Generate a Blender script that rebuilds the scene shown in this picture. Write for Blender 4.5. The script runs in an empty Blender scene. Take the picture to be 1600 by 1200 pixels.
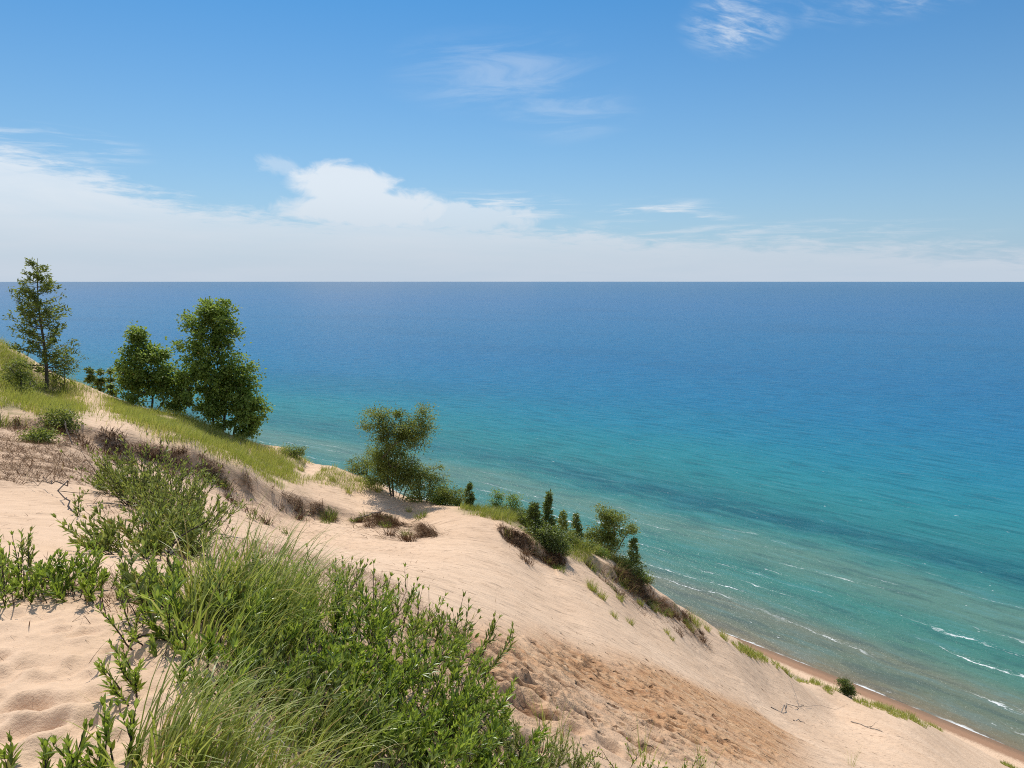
import bpy, math, time
import numpy as np
from mathutils import Vector

T0 = time.time()
rng = np.random.default_rng(7)
D2R = math.pi / 180.0
scene = bpy.context.scene
COL = scene.collection

# ------------------------------------------------------------------ noise
def _hash(ix, iy, seed):
    h = (ix.astype(np.int64) * 374761393 + iy.astype(np.int64) * 668265263 + seed * 974634777) & 0xFFFFFFFF
    h = ((h ^ (h >> 13)) * 1274126177) & 0xFFFFFFFF
    h = (h ^ (h >> 16)) & 0xFFFFFFFF
    return h.astype(np.float64) / 4294967296.0

def gnoise(x, y, seed=0):
    x = np.asarray(x, float); y = np.asarray(y, float)
    x0 = np.floor(x); y0 = np.floor(y)
    fx = x - x0; fy = y - y0
    ux = fx * fx * fx * (fx * (fx * 6 - 15) + 10); uy = fy * fy * fy * (fy * (fy * 6 - 15) + 10)
    def g(ix, iy, dx, dy):
        a = _hash(ix, iy, seed) * 2 * math.pi
        return np.cos(a) * dx + np.sin(a) * dy
    n00 = g(x0, y0, fx, fy); n10 = g(x0 + 1, y0, fx - 1, fy)
    n01 = g(x0, y0 + 1, fx, fy - 1); n11 = g(x0 + 1, y0 + 1, fx - 1, fy - 1)
    a = n00 + ux * (n10 - n00); b = n01 + ux * (n11 - n01)
    return (a + uy * (b - a)) * 1.5

def fbm(x, y, oct=4, seed=0, gain=0.5):
    s = 0.0; a = 1.0; f = 1.0; t = 0.0
    for o in range(oct):
        s = s + a * gnoise(x * f + 13.7 * o, y * f - 7.1 * o, seed + o); t += a
        a *= gain; f *= 2.03
    return s / t

def sstep(a, b, x):
    t = np.clip((x - a) / (b - a), 0, 1)
    return t * t * (3 - 2 * t)

# ------------------------------------------------------------------ camera (eye at the origin, +Y ahead)
F = 1110.0
PITCH = math.atan(161.0 / F)
CP, SP = math.cos(PITCH), math.sin(PITCH)
EYE = 1.65
LAKE = -88.0          # lake level below the eye

def ray(px, py):
    x = np.asarray(px, float) - 800.0; y = 600.0 - np.asarray(py, float)
    fw = F * CP + y * SP
    up = y * CP - F * SP
    return x / fw, up / fw            # per metre of forward distance

# ------------------------------------------------------------------ terrain
NX, NY = 0.78, 0.6256
CK = 0.000424
def coast_uv(x, y):
    u = NX * x + NY * y
    s = -NY * x + NX * y
    t = np.maximum(s + 22.0, 0.0)
    lim = 700.0
    sh = np.where(t < lim, CK * t * t, CK * lim * lim + 0.35 * (t - lim))
    return u + sh, s

SHORE = 153.0
_pu = np.array([-300, -80, -30, -8, -1.5, 0, 1.5, 4, 30, 60, 95, 120, 133, 138, 141, 147, SHORE, 165, 200, 300, 500, 4000.])
_pz = np.array([9, 3, .6, -1.35, -1.6, -1.75, -2.35, -3.8, -19.9, -38.0, -58.5, -72.6, -81.6, -84.3, -85.4, -86.4, -88.0, -89.2, -91, -96, -104, -180.])
_tu = np.linspace(-300, 700, 20001)
_tz = np.interp(_tu, _pu, _pz)
_k = np.exp(-0.5 * (np.arange(-60, 61) / 18.0) ** 2); _k /= _k.sum()
_tz = np.convolve(np.pad(_tz, 60, mode='edge'), _k, 'valid')
def base_h(x, y):
    U, s = coast_uv(x, y)
    return np.interp(U, _tu, _tz)

# control points of the visible relief: (pixel x, pixel y, forward distance in m)
CTRL = [
 # sandy terrace the photographer stands on
 (0,1200,2.23),(200,1200,2.23),(0,1080,2.72),(100,1050,2.9),(0,945,3.6),(190,955,3.65),(230,1060,2.85),(330,1100,2.65),(300,1000,3.3),
 (420,1190,2.75),(600,1195,3.6),(800,1195,4.5),(500,1000,4.6),(650,1000,6.0),(420,900,6.2),
 # hollow behind the terrace and far sand sheet on the left
 (60,860,6.5),(150,850,7.8),(250,870,7.0),(0,790,10.0),(120,780,12.0),(300,820,11.5),(0,720,16.5),(120,720,18.5),
 # scarp, top and foot
 (0,660,22.5),(0,640,24.0),(100,650,25.0),(200,678,25.5),(200,715,24.0),(300,705,26.0),(300,745,24.6),(380,740,27.0),(380,775,25.8),(460,770,29.5),(460,800,28.0),
 (560,790,32.0),(640,808,32.0),(600,830,27.5),
 (350,800,20.0),(500,850,21.0),(250,660,33),(330,692,34),(420,722,35),(250,646,38),(330,670,38),(200,640,36),(480,735,36),
 # grassy bank up to the skyline
 (0,535,40.0),(60,575,39.0),(70,610,36.5),(130,600,40.5),(150,635,33.0),(200,630,42.0),(300,655,42.0),(390,690,41.0),(450,700,39.5),(520,728,38.0),(590,752,36.5),(620,780,34.5),(655,783,35.0),(690,788,35.6),
 (740,795,36.0),(800,803,36.0),(850,832,35.5),(905,850,36.5),(960,872,37.5),(1000,903,39.0),(1060,945,42.5),(1100,970,46.0),(1150,1000,50.5),(1200,1030,56.0),(1280,1068,65.0),(1320,1086,69.0),(1400,1110,80.0),(1480,1146,92.0),
 # sand face below the spur
 (700,880,19.0),(760,830,28.0),(800,900,22.0),(800,960,14.5),(850,900,26.5),(930,900,31.5),(930,980,20.5),(930,1060,13.5),(1000,950,32.5),(1000,1000,25.0),(1100,1010,37.0),(1100,1080,22.0),(1200,1070,43.0),(1200,1140,22.0),(1300,1110,55.0),(1300,1170,30.0),(1400,1150,48.0),(1500,1180,66.0),
 (1000,1190,6.6),(1100,1190,9.0),
]
_c = np.array(CTRL, float)
_rx, _rz = ray(_c[:, 0], _c[:, 1])
cx = _rx * _c[:, 2]; cy = _c[:, 2]; cz = _rz * _c[:, 2]
def _extra(px, py, Y, below):
    a, b = ray(px, py)
    return (a * Y, Y, b * Y - below)
EX = [_extra(0, 535, 60, 3.0), _extra(130, 600, 58, 4), _extra(300, 655, 58, 5), _extra(390, 690, 56, 5), _extra(520, 728, 52, 5), _extra(690, 778, 50, 4.5),
      _extra(800, 803, 50, 4.5), _extra(905, 850, 50, 4.0), _extra(1000, 903, 52, 4), _extra(1100, 970, 60, 4), _extra(1200, 1030, 72, 4), _extra(1320, 1086, 86, 4)]
for e in EX:
    cx = np.append(cx, e[0]); cy = np.append(cy, e[1]); cz = np.append(cz, e[2])
# the plain bluff far around
for th in np.arange(-180, 180, 20):
    for r in (1.2, 3.0, 9, 130.0, 300.0):
        if abs(th) < 50 and r < 100: continue
        x, y = r * math.sin(th * D2R), r * math.cos(th * D2R)
        cx = np.append(cx, x); cy = np.append(cy, y); cz = np.append(cz, base_h(x, y))
def warp(x, y):
    r = np.sqrt(x * x + y * y); k = np.log(r + 1.0) / np.maximum(r, 1e-6)
    return x * k * 2.4, y * k * 2.4
_wx, _wy = warp(cx, cy)
_res = cz - base_h(cx, cy)
def _kern(d2): return 0.5 * d2 * np.log(d2 + 1e-9)
_n = len(cx)
_A = np.zeros((_n + 3, _n + 3))
_A[:_n, :_n] = _kern((_wx[:, None] - _wx) ** 2 + (_wy[:, None] - _wy) ** 2) + 2e-4 * np.eye(_n)
_A[:_n, _n] = 1; _A[:_n, _n + 1] = _wx; _A[:_n, _n + 2] = _wy; _A[_n:, :_n] = _A[:_n, _n:].T
_w = np.linalg.solve(_A, np.append(_res, [0, 0, 0]))

def _rbf(x, y):
    out = np.empty(x.size); X = x.ravel(); Y = y.ravel()
    for i in range(0, X.size, 20000):
        a, b = warp(X[i:i + 20000], Y[i:i + 20000])
        out[i:i + 20000] = _kern((a[:, None] - _wx) ** 2 + (b[:, None] - _wy) ** 2) @ _w[:_n] + _w[_n] + _w[_n + 1] * a + _w[_n + 2] * b
    return out.reshape(x.shape)

SCARPS = []           # filled below: world polylines with a step
def H(x, y):
    x = np.asarray(x, float); y = np.asarray(y, float)
    sh = x.shape; x = np.atleast_1d(x); y = np.atleast_1d(y)
    r = np.sqrt(x * x + y * y)
    U = coast_uv(x, y)[0]
    z = base_h(x, y) + _rbf(x, y) * (1 - sstep(130, 220, r)) * (1 - sstep(116, 140, U))
    z = z + 0.18 * fbm(x / 5, y / 5, 3, 3) * sstep(8, 30, r) * (1 - sstep(110, 140, U))
    for P, step, wid in SCARPS:
        m = near_poly(x, y, P, wid * 2.5)
        if not m.any(): continue
        xs, ys = x[m], y[m]
        d, t = seg_dist(xs, ys, P)
        env = np.exp(-(d / wid) ** 2) * sstep(0, .12, t) * (1 - sstep(.88, 1, t))
        wob = d + 0.35 * fbm(xs / 1.1, ys / 1.1, 3, 9)
        z[m] += step * np.tanh(wob / 0.16) * env
    return z.reshape(sh)

def near_poly(x, y, P, pad):
    Q = np.array(P)
    return (x > Q[:, 0].min() - pad) & (x < Q[:, 0].max() + pad) & (y > Q[:, 1].min() - pad) & (y < Q[:, 1].max() + pad)

def seg_dist(x, y, P):
    """signed distance to a polyline (left of its direction positive) and the fraction along it"""
    best = np.full(x.shape, 1e9); sg = np.zeros(x.shape); tt = np.zeros(x.shape)
    n = len(P) - 1
    for i in range(n):
        ax, ay = P[i]; bx, by = P[i + 1]
        dx, dy = bx - ax, by - ay; L2 = dx * dx + dy * dy
        t = np.clip(((x - ax) * dx + (y - ay) * dy) / L2, 0, 1)
        qx = x - ax - t * dx; qy = y - ay - t * dy
        d = np.sqrt(qx * qx + qy * qy); c = dx * qy - dy * qx
        m = d < best
        best = np.where(m, d, best); sg = np.where(m, np.sign(c), sg); tt = np.where(m, (i + t) / n, tt)
    return best * sg, tt

def at(px, py, far=400.0):
    """the ground point seen along these directions (arrays allowed)"""
    px = np.atleast_1d(np.asarray(px, float)); py = np.atleast_1d(np.asarray(py, float))
    a, b = ray(px, py)
    ts = np.exp(np.linspace(math.log(1.2), math.log(far), 260))
    prev = np.full(px.shape, 1.2); lo = np.full(px.shape, np.nan); hi = lo.copy()
    X = a[:, None] * ts; Y = np.broadcast_to(ts, X.shape); Z = b[:, None] * ts
    below = Z < H(X, Y)
    hit = below.any(1); k = below.argmax(1)
    k = np.where(hit, np.maximum(k, 1), 1)
    lo = ts[k - 1]; hi = ts[k].copy()
    for _ in range(14):
        m = 0.5 * (lo + hi)
        bl = b * m < H(a * m, m)
        hi = np.where(bl, m, hi); lo = np.where(bl, lo, m)
    Yh = np.where(hit, hi, np.nan)
    return np.stack([a * Yh, Yh, H(a * np.nan_to_num(Yh, nan=50.), np.nan_to_num(Yh, nan=50.))], -1)

def at1(px, py, Y=None):
    """one ground point; a distance Y fixes how far away along that bearing it stands"""
    if Y is None:
        for d in range(0, 90, 2):
            p = at(px, py + d, 160.0)[0]
            if not np.isnan(p[0]) and coast_uv(p[0], p[1])[0] < 134: return p
    a, b = ray(px, py); x = float(a) * Y
    return np.array([x, Y, float(H(x, Y))])

def world_poly(pts):
    """pixel outline -> outline on the ground"""
    return [tuple(at1(px, py)[:2]) for px, py in pts]

def poly_mask(x, y, P, soft):
    m = near_poly(x, y, P, soft); o = np.zeros(x.shape)
    if m.any(): o[m] = _poly_mask(x[m], y[m], P, soft)
    return o

def _poly_mask(x, y, P, soft):
    P = list(P); inside = np.zeros(x.shape, bool); n = len(P)
    for i in range(n):
        ax, ay = P[i]; bx, by = P[(i + 1) % n]
        c = ((ay > y) != (by > y)) & (x < (bx - ax) * (y - ay) / (by - ay + 1e-12) + ax)
        inside ^= c
    d, _ = seg_dist(x, y, P + [P[0]])
    return sstep(-soft, soft, np.where(inside, np.abs(d), -np.abs(d)))

# ------------------------------------------------------------------ mesh helpers
class MB:
    """collects vertices, triangles/quads and a per-vertex tint; build() links ONE mesh object"""
    def __init__(self):
        self.v = []; self.f = []; self.t = []; self.n = 0
    def add(self, v, f, t=None):
        v = np.asarray(v, float).reshape(-1, 3)
        if len(v) == 0: return
        for q in (f if isinstance(f, (list, tuple)) else [f]):
            if len(q): self.f.append(np.asarray(q, np.int64) + self.n)
        self.v.append(v)
        self.t.append(np.full(len(v), .5) if t is None else np.broadcast_to(np.asarray(t, float), (len(v),)).copy())
        self.n += len(v)
    def build(self, name, mat, parent=None, smooth=False, origin=(0, 0, 0)):
        me = bpy.data.meshes.new(name)
        V = np.concatenate(self.v) - np.asarray(origin, float)
        me.vertices.add(len(V)); me.vertices.foreach_set('co', V.astype(np.float32).ravel())
        idx = np.concatenate([q.ravel() for q in self.f]); cnt = np.concatenate([np.full(len(q), q.shape[1]) for q in self.f])
        me.loops.add(len(idx)); me.loops.foreach_set('vertex_index', idx.astype(np.int32))
        st = np.concatenate([[0], np.cumsum(cnt)[:-1]])
        me.polygons.add(len(cnt)); me.polygons.foreach_set('loop_start', st.astype(np.int32))
        if smooth: me.polygons.foreach_set('use_smooth', np.ones(len(cnt), bool))
        me.update(calc_edges=True)
        at_ = me.attributes.new('tint', 'FLOAT', 'POINT'); at_.data.foreach_set('value', np.concatenate(self.t).astype(np.float32))
        me.materials.append(mat)
        o = bpy.data.objects.new(name, me); COL.objects.link(o)
        if parent is not None: o.parent = parent
        else: o.location = origin
        return o

def tag(o, label=None, cat=None, group=None, kind=None):
    if label: o['label'] = label
    if cat: o['category'] = cat
    if group: o['group'] = group
    if kind: o['kind'] = kind
    return o

def empty(name, loc, label, cat, group=None):
    o = bpy.data.objects.new(name, None); COL.objects.link(o); o.location = loc; o.empty_display_size = .2
    return tag(o, label, cat, group)

def unit(v):
    return v / np.maximum(np.linalg.norm(v, axis=-1, keepdims=True), 1e-9)

def frame(d):
    """two unit vectors square to each direction"""
    up = np.where(np.abs(d[:, 2:3]) > .95, np.array([[1., 0, 0]]), np.array([[0, 0, 1.]]))
    s = unit(np.cross(d, up)); n = np.cross(s, d)
    return s, n

def tube(mb, P, R, k=6, t=.5):
    P = np.asarray(P, float); m = len(P)
    R = np.broadcast_to(np.asarray(R, float), (m,))
    d = unit(np.gradient(P, axis=0)); s, n = frame(d)
    a = np.arange(k) * 2 * math.pi / k
    V = P[:, None] + R[:, None, None] * (np.cos(a)[None, :, None] * s[:, None] + np.sin(a)[None, :, None] * n[:, None])
    i = np.arange(m - 1)[:, None] * k; j = np.arange(k)[None]; j2 = (j + 1) % k
    q = np.stack([i + j, i + j2, i + k + j2, i + k + j], -1).reshape(-1, 4)
    mb.add(V, q, t)

def leaves(mb, P, D, N, L, W, t, fold=.25, droop=.15, detail=True):
    """lance-shaped leaves with a folded midrib: base P, direction D, upper side N"""
    n = len(P)
    if n == 0: return
    t = np.where(rng.uniform(0, 1, n) < (.025 if detail else .004), 1.0, np.minimum(np.broadcast_to(t, (n,)), .9))
    D = unit(D); S = unit(np.cross(D, N)); N = np.cross(S, D)
    L = np.broadcast_to(L, (n,))[:, None]; W = np.broadcast_to(W, (n,))[:, None]
    t = np.broadcast_to(t, (n,))
    if detail:
        a, b = .34, .70
        c1 = P + D * L * a; c2 = P + D * L * b - N * L * droop * .4; tip = P + D * L - N * L * droop
        V = np.stack([P, c1 + S * W * .5 + N * W * fold, c1, c1 - S * W * .5 + N * W * fold,
                      c2 + S * W * .38 + N * W * fold * .8, c2, c2 - S * W * .38 + N * W * fold * .8, tip], 1)
        o = np.arange(n)[:, None] * 8
        tri = np.concatenate([o + np.array([[0, 2, 1]]), o + np.array([[0, 3, 2]]), o + np.array([[4, 5, 7]]), o + np.array([[5, 6, 7]])])
        quad = np.concatenate([o + np.array([[1, 2, 5, 4]]), o + np.array([[2, 3, 6, 5]])])
        mb.add(V.reshape(-1, 3), [tri, quad], np.repeat(t, 8))
    else:
        c = P + D * L * .45
        V = np.stack([P, c + S * W * .5 + N * W * fold, P + D * L - N * L * droop, c - S * W * .5 + N * W * fold], 1)
        o = np.arange(n)[:, None] * 4
        mb.add(V.reshape(-1, 3), [np.concatenate([o + np.array([[0, 2, 1]]), o + np.array([[0, 3, 2]])])], np.repeat(t, 4))

def blades(mb, P, az, tilt, L, W, bend, t, seg=4, lean=(0, 0)):
    """grass blades that arch over: base P, compass az, start tilt from upright, total bend"""
    n = len(P)
    if n == 0: return
    P = np.asarray(P, float)
    az, tilt, L, W, bend, t = [np.broadcast_to(np.asarray(q, float), (n,)) for q in (az, tilt, L, W, bend, t)]
    h = np.stack([np.sin(az), np.cos(az), 0 * az], 1); side = np.stack([np.cos(az), -np.sin(az), 0 * az], 1)
    tw = rng.uniform(-1.0, 1.0, n)[:, None]
    side = unit(side * np.cos(tw) + h * np.sin(tw))
    lean = np.array([lean[0], lean[1], 0.])
    pts = [P]; cur = P
    for k in range(seg):
        ang = tilt + bend * ((k + .5) / seg) ** 1.6
        d = h * np.sin(ang)[:, None] + np.array([[0, 0, 1.]]) * np.cos(ang)[:, None] + lean * ((k + .5) / seg)
        cur = cur + unit(d) * (L / seg)[:, None]; pts.append(cur)
    rows = []
    for k in range(seg):
        w = W * (1 - (k / seg) ** 2 * .85) * .5
        rows += [pts[k] - side * w[:, None], pts[k] + side * w[:, None]]
    rows.append(pts[seg])
    V = np.stack(rows, 1); m = 2 * seg + 1; o = np.arange(n)[:, None] * m
    q = np.concatenate([o + np.array([[2 * k, 2 * k + 1, 2 * k + 3, 2 * k + 2]]) for k in range(seg - 1)]) if seg > 1 else np.zeros((0, 4), int)
    tr = o + np.array([[2 * seg - 2, 2 * seg - 1, 2 * seg]])
    mb.add(V.reshape(-1, 3), [q, tr], np.repeat(t, m))

# ------------------------------------------------------------------ materials
class NT:
    def __init__(self, tree): self.t = tree
    def n(self, typ, **kw):
        nd = self.t.nodes.new(typ)
        for k, v in kw.items():
            if k.startswith('i_'):
                nd.inputs[k[2:].replace('_', ' ')].default_value = v
            else: setattr(nd, k, v)
        return nd
    def link(self, a, b): self.t.links.new(a, b)
    def val(self, sock, x):
        if isinstance(x, (int, float)): sock.default_value = x
        elif isinstance(x, (tuple, list)): sock.default_value = x
        else: self.link(x, sock)
    def m(self, op, a, b=0.0, c=0.0, clamp=False):
        nd = self.n('ShaderNodeMath', operation=op, use_clamp=clamp)
        for i, x in enumerate((a, b, c)): self.val(nd.inputs[i], x)
        return nd.outputs[0]
    def add(self, a, b): return self.m('ADD', a, b)
    def mul(self, a, b): return self.m('MULTIPLY', a, b)
    def ss(self, x, a, b):
        nd = self.n('ShaderNodeMapRange', interpolation_type='SMOOTHSTEP', clamp=True)
        self.val(nd.inputs['Value'], x); self.val(nd.inputs['From Min'], a); self.val(nd.inputs['From Max'], b)
        return nd.outputs[0]
    def attr(self, name): return self.n('ShaderNodeAttribute', attribute_name=name).outputs['Fac']
    def noise(self, vec, scale, detail=4.0, rough=.5, dist=0.0):
        nd = self.n('ShaderNodeTexNoise'); 
        if vec is not None: self.link(vec, nd.inputs['Vector'])
        for k, v in (('Scale', scale), ('Detail', detail), ('Roughness', rough), ('Distortion', dist)): nd.inputs[k].default_value = v
        return nd.outputs['Fac']
    def mix(self, fac, a, b, blend='MIX'):
        nd = self.n('ShaderNodeMix', data_type='RGBA', blend_type=blend)
        self.val(nd.inputs[0], fac)
        for s, x in ((nd.inputs[6], a), (nd.inputs[7], b)):
            if isinstance(x, tuple): s.default_value = x if len(x) == 4 else (*x, 1)
            else: self.link(x, s)
        return nd.outputs[2]
    def ramp(self, fac, stops, interp='LINEAR'):
        nd = self.n('ShaderNodeValToRGB'); cr = nd.color_ramp; cr.interpolation = interp
        while len(cr.elements) < len(stops): cr.elements.new(.5)
        for e, (p, c) in zip(cr.elements, stops): e.position = p; e.color = (*c, 1) if len(c) == 3 else c
        self.link(fac, nd.inputs[0]); return nd.outputs[0]
    def vec(self, x, y, z):
        nd = self.n('ShaderNodeCombineXYZ')
        for i, q in enumerate((x, y, z)): self.val(nd.inputs[i], q)
        return nd.outputs[0]
    def bump(self, h, strength, dist, normal=None):
        nd = self.n('ShaderNodeBump'); nd.inputs['Strength'].default_value = strength; nd.inputs['Distance'].default_value = dist
        self.link(h, nd.inputs['Height'])
        if normal is not None: self.link(normal, nd.inputs['Normal'])
        return nd.outputs[0]

def new_mat(name):
    m = bpy.data.materials.new(name); m.use_nodes = True; m.node_tree.nodes.clear()
    t = NT(m.node_tree); out = t.n('ShaderNodeOutputMaterial')
    return m, t, out

def leaf_mat(name, dark, mid, light, trans=(.2, .34, .03), tf=.38, rough=.42, spec=.45):
    m, t, out = new_mat(name)
    fac = t.attr('tint')
    c = t.ramp(fac, [(0, dark), (.5, mid), (.9, light), (.94, light), (1, (.42, .30, .10))])
    p = t.n('ShaderNodeBsdfPrincipled'); t.link(c, p.inputs['Base Color'])
    p.inputs['Roughness'].default_value = rough; p.inputs['Specular IOR Level'].default_value = spec
    tr = t.n('ShaderNodeBsdfTranslucent'); t.link(t.mix(.55, c, (*trans, 1)), tr.inputs['Color'])
    mx = t.n('ShaderNodeMixShader'); mx.inputs[0].default_value = tf
    t.link(p.outputs[0], mx.inputs[1]); t.link(tr.outputs[0], mx.inputs[2]); t.link(mx.outputs[0], out.inputs[0])
    return m

def bark_mat(name, a, b, scale=14.0):
    m, t, out = new_mat(name)
    co = t.n('ShaderNodeTexCoord').outputs['Object']
    mp = t.n('ShaderNodeMapping'); mp.inputs['Scale'].default_value = (1, 1, .25); t.link(co, mp.inputs[0])
    f = t.noise(mp.outputs[0], scale, 5, .65)
    p = t.n('ShaderNodeBsdfPrincipled'); t.link(t.ramp(f, [(.3, a), (.7, b)]), p.inputs['Base Color']); p.inputs['Roughness'].default_value = .9
    t.link(t.bump(f, .6, .02), p.inputs['Normal']); t.link(p.outputs[0], out.inputs[0])
    return m

M_cherry = leaf_mat('shrub leaf', (.046, .084, .016), (.145, .228, .032), (.36, .43, .095), (.52, .64, .05), .43, .34, .6)
M_willow = leaf_mat('willow leaf', (.05, .08, .022), (.15, .20, .045), (.33, .36, .12), (.48, .54, .07))
M_grass = leaf_mat('marram blade', (.075, .12, .02), (.22, .28, .05), (.50, .48, .18), (.54, .58, .08), .40)
M_bank = leaf_mat('bank grass', (.11, .145, .026), (.30, .335, .052), (.52, .48, .17), (.54, .58, .08), .36)
M_poplar = leaf_mat('poplar leaf', (.042, .074, .018), (.125, .195, .042), (.28, .35, .09), (.44, .58, .06), .46, .5, .22)
M_birch = leaf_mat('birch leaf', (.030, .052, .014), (.135, .175, .040), (.28, .31, .09), (.44, .50, .06), .44, .5, .25)
M_cedar = leaf_mat('cedar spray', (.036, .060, .018), (.105, .145, .038), (.22, .26, .075), (.36, .44, .05), .40)
M_dry = leaf_mat('dry stalk', (.060, .030, .014), (.17, .092, .044), (.40, .28, .16), (.20, .12, .07), .12, .8, .1)
M_bark = bark_mat('grey bark', (.045, .037, .030), (.15, .125, .10))
M_twig = bark_mat('dark twig', (.020, .014, .011), (.060, .042, .032), 40)
M_dead = bark_mat('bleached wood', (.13, .105, .085), (.36, .31, .26), 30)

# ------------------------------------------------------------------ zones on the ground (world outlines)
scarp_line = world_poly([(0, 652), (70, 662), (140, 676), (200, 694), (265, 710), (330, 732), (395, 758), (460, 786), (520, 798), (590, 806)])
scarp_tree = world_poly([(540, 800), (600, 808), (650, 822), (690, 842)])
scarp_mid = world_poly([(775, 826), (815, 845), (860, 868), (885, 885)])
scarp_end = world_poly([(905, 872), (950, 893), (1000, 915), (1040, 945), (1075, 965)])
P_wet = world_poly([(705, 1000), (790, 1004), (880, 1008), (960, 1035), (1040, 1050), (1110, 1082), (1180, 1110), (1240, 1150), (1230, 1196), (1100, 1199), (1020, 1180), (940, 1140), (850, 1125), (800, 1110), (760, 1060), (720, 1035)])
P_thick = world_poly([(190, 960), (240, 900), (330, 840), (430, 850), (520, 880), (600, 900), (680, 960), (740, 1000), (750, 1050), (790, 1110), (830, 1198), (560, 1198), (420, 1130), (330, 1060), (260, 1040), (240, 990)])
P_row = world_poly([(-60, 925), (60, 905), (200, 900), (240, 950), (120, 945), (-60, 950)])
P_left = world_poly([(-80, 650), (30, 655), (120, 680), (170, 715), (150, 760), (60, 755), (-80, 765)])
P_bush = world_poly([(165, 740), (250, 760), (310, 800), (330, 850), (300, 880), (250, 870), (200, 830), (170, 790)])
P_bank = world_poly([(-120, 470), (-20, 520), (40, 562), (120, 600), (190, 630), (240, 642), (300, 656), (390, 692), (470, 740), (455, 765), (380, 740), (300, 705), (230, 690), (140, 660), (-60, 645)])
P_pits = world_poly([(700, 992), (900, 985), (1100, 1030), (1300, 1110), (1440, 1165), (1420, 1198), (1150, 1199), (1000, 1190), (860, 1140), (790, 1110), (740, 1050)])
P_rough = world_poly([(150, 720), (300, 750), (430, 800), (560, 815), (690, 845), (640, 860), (560, 870), (480, 850), (400, 835), (330, 850), (300, 800), (200, 760), (60, 770), (0, 740), (0, 700)])
P_sandtrail = world_poly([(118, 612), (160, 618), (190, 660), (250, 680), (240, 695), (170, 688), (130, 655)])
P_crest = world_poly([(720, 792), (800, 806), (850, 834), (900, 856), (960, 878), (1000, 908), (985, 915), (940, 890), (890, 870), (840, 850), (780, 815), (720, 802)])
SCARPS += [(scarp_line, .24, 1.5), (scarp_mid, .28, 1.3), (scarp_end, .26, 1.5)]

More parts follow.
